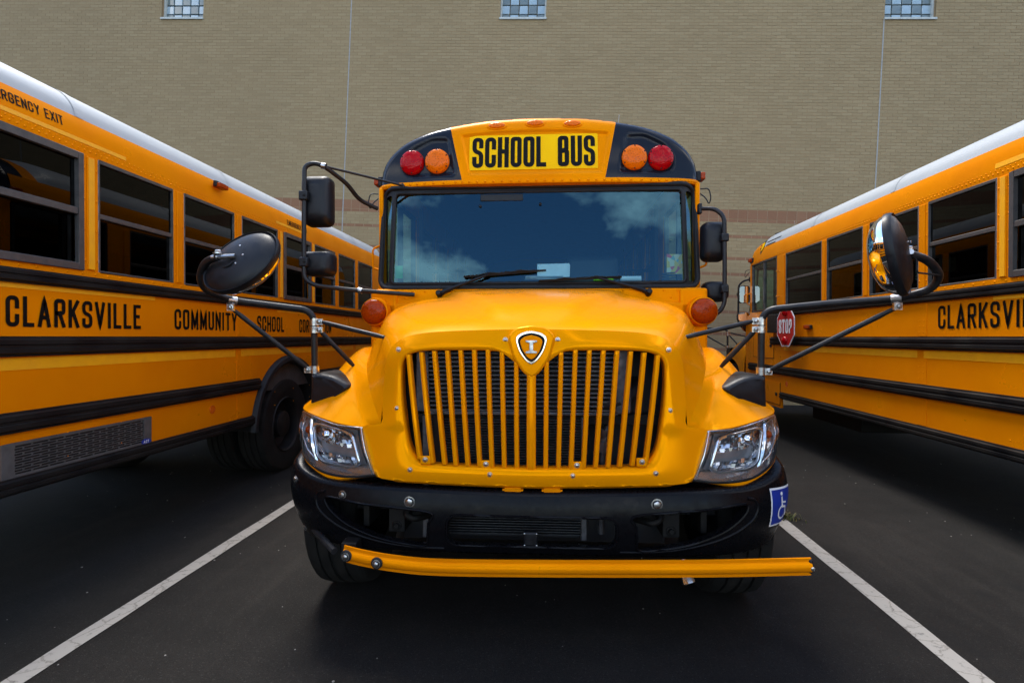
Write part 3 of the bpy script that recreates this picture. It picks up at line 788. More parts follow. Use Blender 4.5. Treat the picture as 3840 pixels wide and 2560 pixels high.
def body(bus, L, ypil, wy, exits, rich, seams=()):
    """shell of the passenger body from the windshield post (y 1.66) to the tail (y L).
    ypil: pillar centres; wy rear axle; exits: window indices with wide frames; rich: side +1/-1 with full detail"""
    Y0 = 1.67
    for sx in (1, -1):
        # lower panel with wheel arch
        poly = [(Y0, .47), (2.86, .47), (2.86, .60)]
        zc = .5; Rr = .70; a0 = math.asin((.60 - zc) / Rr)
        for i in range(25):
            a = math.pi - a0 - (math.pi - 2 * a0) * i / 24; poly.append((wy + Rr * math.cos(a), zc + Rr * math.sin(a)))
        poly += [(L, .60), (L, 1.865), (Y0, 1.865)]
        m = MB().prism(poly, lambda u, v, w: (sx * (HW - .03 + w), u, v), 0, .03); obj('side_panel', m, 'yellow', bus, smooth=0)
        m = MB(); arc = []
        for i in range(29):
            a = math.pi - a0 * .3 - (math.pi - .6 * a0) * i / 28; arc.append(a)
        rows = [[(sx * (HW + q[0]), wy + (Rr + q[1]) * math.cos(a), zc + (Rr + q[1]) * math.sin(a)) for q in ((-.05, -.03), (.03, -.03), (.05, .0), (.045, .035), (.02, .05), (.0, .055))] for a in arc]
        m.grid(rows); obj('wheel_flare', m, 'rubber', bus, smooth=40)
        m = MB().grid([[(sx * (HW - q), wy + (Rr - .01) * math.cos(a), zc + (Rr - .01) * math.sin(a)) for q in (.04, .75)] for a in arc]); obj('wheel_well', m, 'dark', bus, smooth=40)
        # pillars (front post, window posts, rear post)
        for i, yc in enumerate(ypil):
            m = MB(); w = .058
            xx = sorted((sx * HW, sx * (HW - .05))); m.box(xx[0], xx[1], yc - w, yc + w, 1.865, 2.58)
            xx = sorted((sx * (HW + .006), sx * HW)); m.box(xx[0], xx[1], yc - w * .5, yc + w * .5, 1.87, 2.575)
            obj('pillar', m, 'yellow', bus, smooth=0, bev=.003, seg=1)
        for i in range(len(ypil) - 1):
            window(bus, sx, ypil[i] + .058, ypil[i + 1] - .058, 'exit' if i in exits else 'plain')
        m = MB(); xx = sorted((sx * HW, sx * (HW - .05))); m.box(xx[0], xx[1], ypil[-1] + .058, L, 1.865, 2.58); obj('rear_quarter', m, 'yellow', bus, smooth=0)
        # header / cant rail and rub rails
        n = 12
        m = MB().grid([[(sx * p[0], lerp(1.74, L, i / n), p[1]) for p in catmull([(q[0], q[1], 0) for q in SIDEP], 3)] for i in range(n + 1)])
        obj('cant_rail', m, 'yellow', bus, smooth=40)
        f0 = 2.55
        make_rail(bus, sx, f0, L, 1.745, 1.825); make_rail(bus, sx, f0, L, 1.345, 1.455)
        make_rail(bus, sx, Y0 + .02, wy - Rr + .08, .935, 1.048); make_rail(bus, sx, wy + Rr - .08, L, .935, 1.048)
        make_rail(bus, sx, 2.88, wy - Rr - .03, .605, .695); make_rail(bus, sx, wy + Rr + .03, L, .605, .695)
        if sx != rich: continue
        # rivets and seams on the side that shows
        m = MB(); y = Y0 + .06
        while y < L - .03:
            rivet(m, (sx * 1.2165, y, 2.612), (sx, 0, .1), .0075); rivet(m, (sx * 1.2165, y + .02, 2.635), (sx, 0, .15), .0055); y += .042
        y = ypil[0]
        while y < L - .03: rivet(m, (sx * HW, y, 1.845), (sx, 0, 0), .008); y += .098
        for yc in ypil:
            for z in (1.93, 2.12, 2.31, 2.50):
                for dy in (-.043, .043): rivet(m, (sx * HW, yc + dy, z), (sx, 0, 0), .0075)
        for yc in seams:
            for dy in (-.022, .03):
                for z in [1.10 + .05 * k for k in range(5)] + [1.49 + .05 * k for k in range(5)] + [.72, .80, .88]: rivet(m, (sx * (HW + .002), yc + dy - .02, z), (sx, 0, 0), .006)
        for y in [2.2 + .4 * k for k in range(int((L - 2.4) / .4))]:
            rivet(m, (sx * HW, y, .74), (sx, 0, 0), .006); rivet(m, (sx * HW, y, .88), (sx, 0, 0), .006)
        obj('rivets', m, 'yellow', bus, smooth=60, kind='stuff')
        for yc in seams:
            xx = sorted((sx * HW, sx * (HW + .0025)))
            for za, zb in ((.70, .93), (1.05, 1.34), (1.46, 1.74)):
                m = MB(); m.box(xx[0], xx[1], yc - .075, yc + .045, za, zb); obj('panel_seam', m, 'yellow', bus, smooth=0)
    # roof
    prof = [(-x, z) for x, z in ROOFP] + [(x, z) for x, z in ROOFP[::-1][1:]]
    prof = [(p.x, p.y) for p in catmull([(x, z, 0) for x, z in prof], 3)]
    cpf = [(-x * .985, 2.617 + (z - 2.617) * 1.125 - .02) for x, z in CAPP] + [(x * .985, 2.617 + (z - 2.617) * 1.125 - .02) for x, z in CAPP[::-1][1:]]; cpf = [(p.x, p.y) for p in catmull([(x, z, 0) for x, z in cpf], 3)]
    rows = [[(lerp(c[0], p[0], sstep(1.93, 2.15, y)), y, lerp(c[1], p[1], sstep(1.93, 2.15, y))) for c, p in zip(cpf, prof)] for y in [1.93, 1.97, 2.02, 2.07, 2.12, 2.2, 2.65] + [lerp(2.65, L, i / 12) for i in range(1, 13)]]
    m = MB().grid(rows); obj('roof', m, 'white_roof', bus, smooth=40)
    m = MB(); y = ypil[0] + .72
    rv = MB()
    while y < L - .4:
        m.grid([[(p[0] * 1.002, y - .03, p[1] + .003) for p in prof], [(p[0] * 1.002, y + .03, p[1] + .003) for p in prof]])
        for sx in (1, -1):
            for t in range(3): rivet(rv, (sx * (1.13 - t * .09), y - .015, 2.83 + t * .05), (sx * .7, 0, .7), .007)
        y += 1.57
    obj('roof_seam', m, 'white_roof', bus, smooth=40); obj('roof_rivets', rv, 'white_roof', bus, smooth=60, kind='stuff')
    # tail, floor, ceiling liner, seats, axle, frame
    out = [(-x, z) for x, z in (SIDEP + ROOFP[1:])] + [(x, z) for x, z in (SIDEP + ROOFP[1:])[::-1][1:]]
    out = [(-1.19, .62)] + [(-1.19, 2.57)] + out + [(1.19, 2.57), (1.19, .62)]
    m = MB().prism(out, lambda u, v, w: (u, w, v), L - .04, L); obj('tail_panel', m, 'yellow', bus, smooth=0)
    m = MB(); m.box(-1.185, 1.185, 1.75, L - .05, .90, .95); m.box(-1.185, -1.16, 1.75, L - .05, .95, 1.86); m.box(1.16, 1.185, 1.75, L - .05, .95, 1.86); obj('floor', m, 'interior', bus, smooth=0)
    m = MB().grid([[(p[0] * .96, y, p[1] - .05) for p in prof] for y in (1.75, L - .05)]); obj('headliner', m, 'interior', bus, smooth=40)
    for k in range(int((L - 3.6) / .72)):
        for x in (-.68, .68): seat(bus, x, 3.1 + k * .72 + .3)
    m = MB()
    for x in (-.43, .43): m.box(x - .04, x + .04, .35, L - .3, .55, .82)
    m.box(-.5, .5, wy - .14, wy + .14, .38, .62); m.box(-.9, .9, wy - .07, wy + .07, .43, .57); m.box(.5, 1.05, 3.4, 4.5, .42, .85); m.box(-1.05, -.5, 3.2, 4.2, .45, .85)
    obj('chassis', m, 'chassis', bus, smooth=0, bev=.01)
    m = MB(); m.box(-.95, .95, .74, .86, .42, .56); obj('front_axle', m, 'chassis', bus, bev=.02)
    for sx in (1, -1):
        wheel(bus, sx * (HW - .16), wy, sx, False); wheel(bus, sx * (HW - .50), wy, -sx, False)
        wheel(bus, sx * 1.065, .80, sx, True)

# ================================================================== bus front end
def mir(m):
    """mirror copy in x"""
    q = MB(); q.v = [(-x, y, z) for x, y, z in m.v]; q.f = [f[::-1] for f in m.f]; return q
def both(m):
    q = MB(); q.add(m.v, m.f); k = mir(m); q.add(k.v, k.f); return q

OUT = [(0, .075, 1.487), (.12, .077, 1.486), (.25, .08, 1.483), (.38, .085, 1.479), (.50, .095, 1.471), (.60, .115, 1.452), (.665, .135, 1.415), (.70, .14, 1.36), (.712, .135, 1.28), (.714, .12, 1.20), (.713, .10, 1.12), (.715, .085, 1.04),
       (.815, .115, 1.02), (.775, .09, .91), (.735, .065, .80), (.62, .045, .782), (.45, .033, .778), (.28, .026, .774), (.13, .022, .772), (0, .02, .77)]
INN = [(0, .06, 1.272), (.045, .06, 1.302), (.10, .06, 1.352), (.16, .06, 1.384), (.35, .06, 1.389), (.50, .065, 1.386), (.575, .075, 1.368), (.607, .08, 1.335), (.613, .08, 1.28), (.61, .075, 1.20), (.602, .07, 1.12), (.59, .065, 1.04),
       (.583, .06, 1.0), (.568, .055, .94), (.545, .05, .90), (.508, .045, .868), (.40, .035, .858), (.27, .03, .856), (.13, .025, .853), (0, .022, .852)]
REAR = [(0, 1.44, 1.770), (.17, 1.44, 1.769), (.36, 1.44, 1.766), (.54, 1.44, 1.758), (.70, 1.44, 1.738), (.84, 1.44, 1.714), (.955, 1.44, 1.675), (1.02, 1.44, 1.625), (1.05, 1.44, 1.56), (1.06, 1.44, 1.49), (1.065, 1.44, 1.42), (1.07, 1.44, 1.36)]
CTL = [(0, .45, 1.655), (.13, .45, 1.655), (.28, .45, 1.652), (.44, .45, 1.648), (.60, .45, 1.642), (.73, .46, 1.630), (.82, .50, 1.618), (.87, .52, 1.600), (.905, .50, 1.565), (.93, .45, 1.535), (.955, .40, 1.50), (.9775, .3475, 1.46)]
def bez(a, c, b, t): return tuple(a[i] * (1 - t) ** 2 + 2 * c[i] * t * (1 - t) + b[i] * t * t for i in range(3))
def hood_row(t, n=4):
    row = [bez(REAR[j], CTL[j], OUT[j], t) for j in range(12)]
    row = catmull(row, n); out = []
    for p in row:
        x, y, z = p
        w = .13 + .50 * max(0, min(1, (y - .10) / 1.3)); fade = sstep(.12, .45, y)
        z += .028 * fade * (1 - sstep(w - .028, w + .028, x)) if z > 1.4 else 0
        out.append((x, y, z))
    return out

def build_front(bus):
    P = {}
    # ---- hood
    NT = 34; rows = [hood_row(1 - (1 - i / NT) ** 1.0 if i else 0) for i in range(NT + 1)]
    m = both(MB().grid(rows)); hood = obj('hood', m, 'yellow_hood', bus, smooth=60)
    # fold line at the nose of the hood
    # ---- grille surround
    n = len(OUT); ring = []
    for f, dy in ((0, 0), (.12, -.004), (.35, -.010), (.6, -.012), (.8, -.010), (.93, -.004), (1.0, .008), (1.0, .03), (.985, .07)):
        ring.append([(lerp(OUT[i][0], INN[i][0], f), lerp(OUT[i][1], INN[i][1], f) + dy, lerp(OUT[i][2], INN[i][2], f)) for i in range(n)])
    ring = [catmull(r, 3) for r in ring]
    m = both(MB().grid(ring)); m2 = MB()
    # bottom return of the fascia
    bot = [p for p in OUT[14:]]
    m2.grid([bot, [(x, y + .012, z - .012) for x, y, z in bot], [(x, y + .06, z - .012) for x, y, z in bot]]); m2 = both(m2); m.add(m2.v, m2.f)
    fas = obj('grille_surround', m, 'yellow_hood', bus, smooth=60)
    # ---- fender
    F = [OUT[11], OUT[12], (.95, .155, 1.030), (1.09, .222, 1.056), (1.19, .305, 1.075), (1.236, .41, 1.084)]
    Rr = [REAR[11], (1.11, 1.44, 1.33), (1.16, 1.44, 1.27), (1.20, 1.44, 1.18), (1.22, 1.44, 1.05), (1.225, 1.44, .90)]
    Mid = [None, (1.045, .70, 1.352), (1.12, .73, 1.312), (1.19, .78, 1.235), (1.222, .83, 1.155), (1.228, .88, 1.10)]
    rows = []
    for i in range(31):
        t = i / 30; r = []
        for k in range(6):
            if k == 0: r.append(bez(REAR[11], CTL[11], OUT[11], t))
            else:
                c = tuple(2 * Mid[k][q] - .5 * (F[k][q] + Rr[k][q]) for q in range(3)); r.append(bez(Rr[k], c, F[k], t))
        row = catmull(r, 4); last = row[-1]
        az = .52 + math.sqrt(max(0, .56 ** 2 - (last[1] - .80) ** 2)) if abs(last[1] - .80) < .56 else .52
        az = min(az, last[2] - .01); row.append(Vector((1.235, last[1], lerp(last[2], az, .5)))); row.append(Vector((1.232, last[1], az))); row.append(Vector((1.19, last[1], az)))
        rows.append(row)
    # lip under the fender edge above the lamp
    e = rows[-1][:21]; rows2 = [e, [(p[0], p[1] + .006, p[2] - .010) for p in e], [(p[0] - .01, p[1] + .035, p[2] - .012) for p in e]]
    m = MB().grid(rows); m.grid(rows2); fe = MB(); fe.add(m.v, m.f)
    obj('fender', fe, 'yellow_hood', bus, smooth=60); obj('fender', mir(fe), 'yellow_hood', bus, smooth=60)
    # ---- headlights
    top = [OUT[12], (.95, .157, 1.026), (1.06, .205, 1.046), (1.15, .270, 1.063), (1.212, .345, 1.064), (1.234, .40, 1.01)]
    botc = [OUT[14], (.86, .10, .780), (.99, .148, .780), (1.09, .208, .798), (1.178, .275, .850), (1.228, .375, .945)]
    T = catmull(top, 5); B = catmull(botc, 5)
    def hs(u, v, off=0.0):
        """headlight surface, u 0..1 inner->outer, v 0..1 top->bottom"""
        k = u * (len(T) - 1); i = min(len(T) - 2, int(k)); a = T[i].lerp(T[i + 1], k - i); b = B[i].lerp(B[i + 1], k - i)
        p = a.lerp(b, v); bul = .022 * math.sin(math.pi * v); nrm = Vector((.15 + .75 * u * u, -1, 0)).normalized()
        return p + nrm * (bul - off)
    for sx in (1, -1):
        fx = (lambda m: m) if sx == 1 else mir
        m = MB().grid([[hs(u / 14, v / 8, .075) for v in range(9)] for u in range(15)])
        for edge in ((0, None), (1, None)):
            m.grid([[hs(edge[0], v / 8, o) for v in range(9)] for o in (.0, .075)])
        for v in (0, 1): m.grid([[hs(u / 14, v, o) for u in range(15)] for o in (.0, .075)])
        hl = obj('headlight', fx(m), 'lampchrome', bus, smooth=40)
        # chrome bezel round the main beam and clear outer rim
        def loop(pts, r, name, mat, off):
            P_ = [hs(a, b, off) for a, b in pts]; P_.append(P_[0]); P_.append(P_[1]); mm = MB().tube(P_, r, 6, False); return obj(name, fx(mm), mat, hl, smooth=60)
        loop(rrect(.10, .53, .13, .82, .12, 5), .009, 'bezel', 'lampchrome', .016)
        loop([(.60, .12), (.75, .09), (.88, .14), (.96, .30), (.95, .52), (.86, .70), (.72, .80), (.60, .84), (.57, .5)], .006, 'bezel', 'lampchrome', .020)
        rnd = random.Random(5)
        for u0, u1, v0, v1, nu, nv, nm in ((.125, .505, .16, .79, 11, 8, 'reflector'), (.62, .93, .16, .72, 7, 7, 'reflector')):
            mm = MB()
            for a in range(nu):
                for b in range(nv):
                    if nm == 'reflector' and u0 > .5 and (a / nu - .35) ** 2 + (b / nv - .45) ** 2 > .42: continue
                    if u0 < .5 and .42 < b / nv < .70: continue
                    ua, ub = lerp(u0, u1, a / nu) + .002, lerp(u0, u1, (a + 1) / nu) - .002; va, vb = lerp(v0, v1, b / nv) + .004, lerp(v0, v1, (b + 1) / nv) - .004
                    o = [.045 + rnd.uniform(-.011, .011) for _ in range(3)]; o.append(o[0] + o[2] - o[1])
                    mm.add([hs(ua, va, o[0]), hs(ub, va, o[1]), hs(ub, vb, o[2]), hs(ua, vb, o[3])], [(0, 1, 2, 3)])
            obj(nm, fx(mm), 'lampchrome', hl, smooth=0)
        mm = MB().grid([[hs(u, v, .066) for v in (.13, .3, .55, .82)] for u in (.10, .2, .3, .42, .53)]); obj('lamp_bowl', fx(mm), 'lampgrey', hl, smooth=60)
        mm = MB().grid([[hs(u, v, .05) for v in (.44, .55, .66)] for u in (.13, .2, .3, .42, .50)]); obj('beam_shield', fx(mm), 'lampgrey', hl, smooth=60)
        c = hs(.37, .30, .012); ax = Vector((.12, -1, .0)).normalized()
        mm = MB().lathe([(.0005, .006), (.016, .0), (.026, -.012), (.030, -.03)], c, ax, 14); obj('bulb', fx(mm), 'chrome', hl, smooth=50)
        c = hs(.74, .42, .022); mm = MB().lathe([(.0005, .0), (.015, -.008), (.020, -.02), (.018, -.04)], c, Vector((.6, -.8, 0)), 12); obj('bulb', fx(mm), 'lens_dkamber', hl, smooth=50)
        for q in range(4):
            mm = MB(); u0 = .565 + q * .013; mm.tube([hs(u0, v, .018) for v in (.12, .35, .6, .86)], .002, 5); obj('flute', fx(mm), 'chrome', hl, smooth=60)
        mm = MB().grid([[hs(u / 24, v / 10, -.003) for v in range(11)] for u in range(25)]); obj('lens', fx(mm), 'lens_clear', hl, smooth=60)
        mm = MB().grid([[hs(u / 24, v, o) for u in range(25)] for v, o in ((.90, -.004), (.93, -.009), (1.0, -.009), (1.01, .0))]); obj('lamp_trim', fx(mm), 'lens_clear', hl, smooth=60)
        mm = MB().tube([hs(u / 24, 1, .0) for u in range(25)], .006, 6); obj('seal', fx(mm), 'rubber', hl, smooth=60)
        mm = MB().tube([hs(.012, v, -.001) for v in (.03, .25, .5, .75, .98)], .006, 6); obj('lamp_rim', fx(mm), 'lampchrome', hl, smooth=60)
        mm = MB().tube([hs(u / 24, .03, .002) for u in range(25)], .005, 6); obj('lamp_rim', fx(mm), 'lampchrome', hl, smooth=60)
        # yellow valance under the lamp
        kf = [.15 + .85 * sstep(.1, .6, i / (len(B) - 1)) for i in range(len(B))]
        mm = MB().grid([[(p[0], p[1], p[2] - .004) for p in B], [(p[0] + .002, p[1] - .004, p[2] - .022 * k) for p, k in zip(B, kf)], [(p[0], p[1] + .005, p[2] - .05 * k) for p, k in zip(B, kf)], [(p[0] - .03, p[1] + .05, p[2] - .055 * k) for p, k in zip(B, kf)]])
        obj('lamp_valance', fx(mm), 'yellow_hood', bus, smooth=60)
    # ---- grille slats
    tops = [(.070, 1.335), (.137, 1.382), (.203, 1.392), (.267, 1.391), (.331, 1.390), (.394, 1.388), (.456, 1.386), (.518, 1.380), (.580, 1.368)]
    bots = [(.066, .850), (.124, .852), (.181, .853), (.238, .855), (.293, .857), (.349, .858), (.402, .862), (.459, .868), (.520, .885)]
    for sx in (1, -1):
        for a, b in zip(tops, bots):
            w = .0115; m = MB(); rows = []
            for t in [0, .02, .04, .25, .5, .75, .96, .98, 1]:
                x = lerp(a[0], b[0], t); z = lerp(a[1], b[1], t); y = .062 - .03 * t - .012 * math.sin(math.pi * t) + (x / .6) ** 2 * .012
                k = .6 if t in (0, 1) else 1
                rows.append([(sx * (x + q[0] * w), y + q[1], z) for q in ((-1, .03), (-1, .004), (-.72, -.006 * k), (0, -.011 * k), (.72, -.006 * k), (1, .004), (1, .03))])
            m.grid(rows, False); obj('grille_slat', m, 'yellow_hood', bus, smooth=40)
    m = MB(); w = .021
    rows = []
    for t in [0, .03, .06, .3, .6, .94, .97, 1]:
        z = lerp(1.285, .848, t); y = .055 - .03 * t - .012 * math.sin(math.pi * t); k = .5 if t in (0, 1) else 1
        rows.append([(q[0] * w, y + q[1] * k, z) for q in ((-1, .03), (-1, .0), (-.8, -.008), (-.35, -.012), (-.3, -.009), (.3, -.009), (.35, -.012), (.8, -.008), (1, .0), (1, .03))])
    m.grid(rows); obj('grille_slat', m, 'yellow_hood', bus, smooth=40)
    # small mounting tabs with screws at the bottom of the grille
    for x, z in ((-.49, .885), (-.208, .868), (.208, .868), (.50, .888)):
        m = MB(); m.box(x - .024, x + .024, .030, .045, z - .022, z + .016); tb = obj('grille_tab', m, 'yellow_hood', bus, bev=.003)
        m = bolt(MB(), (x, .030, z), (0, -1, 0), .008, .006); obj('screw', m, 'steel', tb, smooth=40)
    # ---- screws round the grille
    for x, z in ((.63, 1.392), (.381, 1.428), (.121, 1.438), (.632, 1.115), (.562, .836), (.188, .824)):
        for sx in (1, -1):
            y = .075 + (x / .63) ** 2 * .025 - (1.44 - z) * .065
            m = bolt(MB(), (sx * x, y - .011 if z > 1 else y - .022, z), (0, -1, 0), .0075, .006); obj('screw', m, 'steel', bus, smooth=40)
    # ---- emblem
    def shield(w, z0, z1, n=8):
        zc = z1 - (z1 - z0) * .18
        pts = fillet([(0, z1 + .006, 0), (w * .62, z1 - .002, 0), (w, zc, 0), (w * .78, lerp(z0, z1, .40), 0), (w * .30, z0 + (z1 - z0) * .08, 0), (0, z0, 0)], .03, 4)
        h = [(p.x, p.y) for p in pts]; return h + [(-x, y) for x, y in h[::-1][1:-1]]
    em = obj('emblem_housing', MB().prism(shield(.112, 1.262, 1.497), lambda u, v, w: (u, w + (1.49 - v) * -.02, v), .10, .046), 'yellow_hood', bus, smooth=50, bev=.012, seg=3)
    for w, z0, z1, y, mt in ((.076, 1.324, 1.473, .041, 'chrome'), (.066, 1.335, 1.465, .0385, 'ink'), (.054, 1.347, 1.454, .036, 'yellow')):
        obj('emblem', MB().prism(shield(w, z0, z1), lambda u, v, ww: (u, ww + (1.49 - v) * -.02, v), .06, y), mt, em, smooth=50, bev=.003, seg=2)
    I = [(-.026, 1.436), (.026, 1.436), (.026, 1.427), (.009, 1.423), (.009, 1.389), (.026, 1.385), (.026, 1.376), (-.026, 1.376), (-.026, 1.385), (-.009, 1.389), (-.009, 1.423), (-.026, 1.427)]
    obj('emblem_letter', MB().prism(I, lambda u, v, w: (u, w + (1.49 - v) * -.02, v), .05, .031), 'steel', em, smooth=0, bev=.002)
    # ---- coolers behind the grille
    m = MB(); m.box(-.56, -.50, .14, .26, 1.09, 1.40); m.box(.40, .47, .14, .26, 1.09, 1.40); m.box(-.50, .40, .14, .26, 1.385, 1.40); m.box(-.50, .40, .14, .26, 1.075, 1.09)
    ic = obj('intercooler', m, 'cooler', bus, bev=.006)
    t0 = None
    for i in range(14):
        z = 1.10 + i * .021
        if t0 is None: t0 = obj('cooling_tube', MB().box(-.50, .40, .15, .20, -.004, .004), 'cooler', ic, smooth=0, loc=(0, 0, z))
        else: part('cooling_tube', t0, ic, (0, 0, z))
    m = MB(); m.box(-.50, .40, .195, .21, 1.09, 1.385); obj('core', m, 'dark', ic, smooth=0)
    m = MB(); z = .50
    while z < 1.05: m.box(-.50, .235, .16, .185, z, z + .0035); z += .0125
    rd = obj('condenser', m, 'fin', bus, smooth=0, kind='stuff')
    for xa, xb in ((.235, .262), (-.53, -.50)): obj('condenser_frame', MB().box(xa, xb, .15, .20, .48, 1.07), 'cooler', bus, bev=.003)
    m = MB(); m.box(-.50, .235, .19, .21, .48, 1.07); obj('condenser_core', m, 'dark', bus, smooth=0)
    obj('support_bar', MB().box(-.47, -.43, .10, .13, .84, 1.08), 'chassis', bus, bev=.004); obj('support_bar', MB().box(-.6, .6, .17, .24, 1.03, 1.08), 'chassis', bus, bev=.004)
    m = MB().tube(fillet([(.335, .20, .50), (.335, .17, .88), (.352, .165, 1.0), (.40, .24, 1.06)], .05), .0155, 10); m.lathe([(.024, 0), (.024, .05), (.018, .055), (.018, .075), (.022, .08), (.022, .11)], (.338, .17, .90), (.1, 0, 1), 8)
    obj('coolant_hose', m, 'cooler', bus, smooth=40)
    m = MB().tube(fillet([(.30, .19, 1.12), (.42, .16, 1.13), (.50, .2, 1.2), (.52, .35, 1.24)], .06), .03, 10); obj('rubber_hose', m, 'rubber', bus, smooth=40)
    m = MB(); m.box(-.66, .66, .30, 1.30, .42, 1.38); m.box(-1.0, 1.0, .35, .42, .55, .78); obj('engine_bay', m, 'dark', bus, smooth=0)
    m = MB()
    for sx in (1, -1): m.grid([[(sx * .62, .13, z) for z in (.80, 1.39)], [(sx * .66, .31, z) for z in (.80, 1.39)]])
    m.grid([[(x, .13, 1.40) for x in (-.62, .62)], [(x, .4, 1.41) for x in (-.62, .62)]])
    obj('grille_shroud', m, 'dark', bus, smooth=0)
    # hinge blocks under the fascia
    for x in (-.085, .095):
        m = MB(); m.box(x - .038, x + .038, .03, .07, .728, .762); m.lathe([(.010, -.048), (.010, .048)], (x, .045, .745), (1, 0, 0), 10, True, True); obj('hood_hinge', m, 'yellow', bus, smooth=30, bev=.004)
    m = MB(); m.box(-.13, .14, .07, .09, .69, .735); obj('hinge_plate', m, 'yellow', bus, bev=.004)
    # ---- bumper
    plan = catmull([(0, 0, 0), (.3, .004, 0), (.6, .022, 0), (.85, .056, 0), (1.02, .098, 0), (1.14, .150, 0), (1.21, .210, 0), (1.240, .29, 0), (1.246, .50, 0)], 8)
    al = [0]
    for i in range(1, len(plan)): al.append(al[-1] + (plan[i] - plan[i - 1]).length)
    A = al[-1]
    def pl(a):
        s = 1 if a >= 0 else -1; a = min(A, abs(a)); i = 0
        while i < len(al) - 2 and al[i + 1] < a: i += 1
        t = (a - al[i]) / (al[i + 1] - al[i]); p = plan[i].lerp(plan[i + 1], t); d = (plan[i + 1] - plan[i]).normalized()
        return s * p.x, p.y, Vector((s * d.y, -d.x, 0))
    def arc_of_x(x):
        s = 1 if x >= 0 else -1; x = abs(x)
        for i in range(len(plan) - 1):
            if plan[i + 1].x >= x: return s * lerp(al[i], al[i + 1], (x - plan[i].x) / max(1e-6, plan[i + 1].x - plan[i].x))
        return s * A
    def zt(a): k = abs(a) / A; return .726 + .022 * k + .115 * sstep(.62, 1.0, k)
    def zb(a): k = abs(a) / A; return .468 - .012 * k + .03 * sstep(.75, 1.0, k)
    def bp(a, v, off=0.0):
        x, y, nn = pl(a); k = abs(a) / A; z = lerp(zb(a), zt(a), v)
        o = -.016 * (1 - v) ** 2 - .012 * v ** 6 - .06 * sstep(.55, .85, k) * (1 - v) ** 2.2 + .012 * math.sin(math.pi * v)
        q = nn * (o + off); return Vector((x + q.x, y + q.y, z))
    def vof(a, z): return (z - zb(a)) / (zt(a) - zb(a))
    def hole(pts, r): return [(arc_of_x(p.x), vof(arc_of_x(p.x), p.y) * .26) for p in fillet([(x, z, 0) for x, z in pts], r, 5)]
    hc = [(x, z) for x, z in rrect(-.385, .385, .497, .642, .05, 5)]; hc = [(arc_of_x(x), vof(arc_of_x(x), z) * .26) for x, z in hc]
    side = [(.47, .60), (.455, .645), (.60, .662), (.80, .672), (.96, .690), (.985, .672), (.95, .625), (.86, .565), (.72, .515), (.58, .492), (.485, .49), (.475, .54)]
    side = [(p.x, p.y) for p in catmull([(x, z, 0) for x, z in side + side[:1]], 4)][:-1]
    hr = [(arc_of_x(x), vof(arc_of_x(x), z) * .26) for x, z in side]; hlft = [(-a, b) for a, b in hr[::-1]]
    outer = [(-A, 0), (A, 0), (A, .26), (-A, .26)]
    m = sheet(outer, [hc, hr, hlft], .028, lambda u, v: bp(u, v / .26))
    # rolled top shelf and bottom return
    us = [-A + 2 * A * i / 70 for i in range(71)]
    m.grid([[bp(a, 1) + Vector((0, 0, 0)) for a in us], [bp(a, 1, -.008) + Vector((0, 0, .012)) for a in us], [bp(a, 1, -.022) + Vector((0, 0, .018)) for a in us], [bp(a, 1, -.05) + Vector((0, 0, .019)) for a in us], [bp(a, 1, -.10) + Vector((0, 0, .012)) for a in us]])
    m.grid([[bp(a, 0) for a in us], [bp(a, 0, -.01) + Vector((0, 0, -.008)) for a in us], [bp(a, 0, -.07) + Vector((0, 0, -.006)) for a in us]])
    bum = obj('bumper', m, 'bumper', bus, smooth=60)
    for h in (hc, hr, hlft):
        lp = resample(h, .02); lp.append(lp[0])
        m = MB().grid([[bp(a, v / .26, o) + Vector((0, 0, 0)) for a, v in lp] for o in (.001, .006, .004, -.01, -.05)])
        m.tube([bp(a, v / .26, .001) for a, v in lp], .0065, 6, False)
        obj('opening_lip', m, 'bumper', bum, smooth=60)
    # pressed groove below the side openings
    for sx in (1, -1):
        g = [(.40, .478), (.58, .480), (.75, .503), (.90, .548), (1.0, .605), (1.035, .655), (1.03, .70), (.99, .712)]
        m = MB().tube([bp(sx * arc_of_x(x), vof(arc_of_x(x), z), -.003) for x, z in [(p.x, p.y) for p in catmull([(x, z, 0) for x, z in g], 5)]], .009, 8); obj('pressed_rib', m, 'bumper', bum, smooth=60)
    for x, z, r in ((-.56, .692, .017), (.564, .700, .017), (-.895, .705, .013), (-1.175, .745, .012), (-1.16, .50, .011), (-.87, .485, .012)):
        a = arc_of_x(x); p = bp(a, vof(a, z), .0); m = bolt(MB(), p, pl(a)[2], r, r * .8); obj('bumper_bolt', m, 'steel', bum, smooth=40)
    # tow hooks and frame horns seen through the openings
    for sx in (1, -1):
        m = MB().tube(fillet([(sx * .44, .22, .585), (sx * .56, .10, .585), (sx * .60, .11, .60), (sx * .60, .13, .625), (sx * .50, .22, .63)], .04), .017, 8); obj('tow_hook', m, 'chassis', bus, smooth=50)
        m = MB(); m.box(min(sx * .62, sx * .70), max(sx * .62, sx * .70), .16, .6, .50, .68); m.box(min(sx * .80, sx * .83), max(sx * .80, sx * .83), .17, .5, .52, .70); bolt(m, (sx * .66, .16, .53), (0, -1, 0), .016, .014); bolt(m, (sx * .66, .16, .63), (0, -1, 0), .016, .014); obj('frame_horn', m, 'chassis', bus, bev=.004, smooth=30)
    # sensor block in the middle opening
    m = MB(); m.box(-.035, .03, .01, .05, .50, .565); sn = obj('radar_sensor', m, 'plastic', bus, bev=.008)
    for x in (-.03, .025):
        for z in (.506, .559): obj('screw', bolt(MB(), (x, .01, z), (0, -1, 0), .004, .004, False), 'steel', sn, smooth=40)
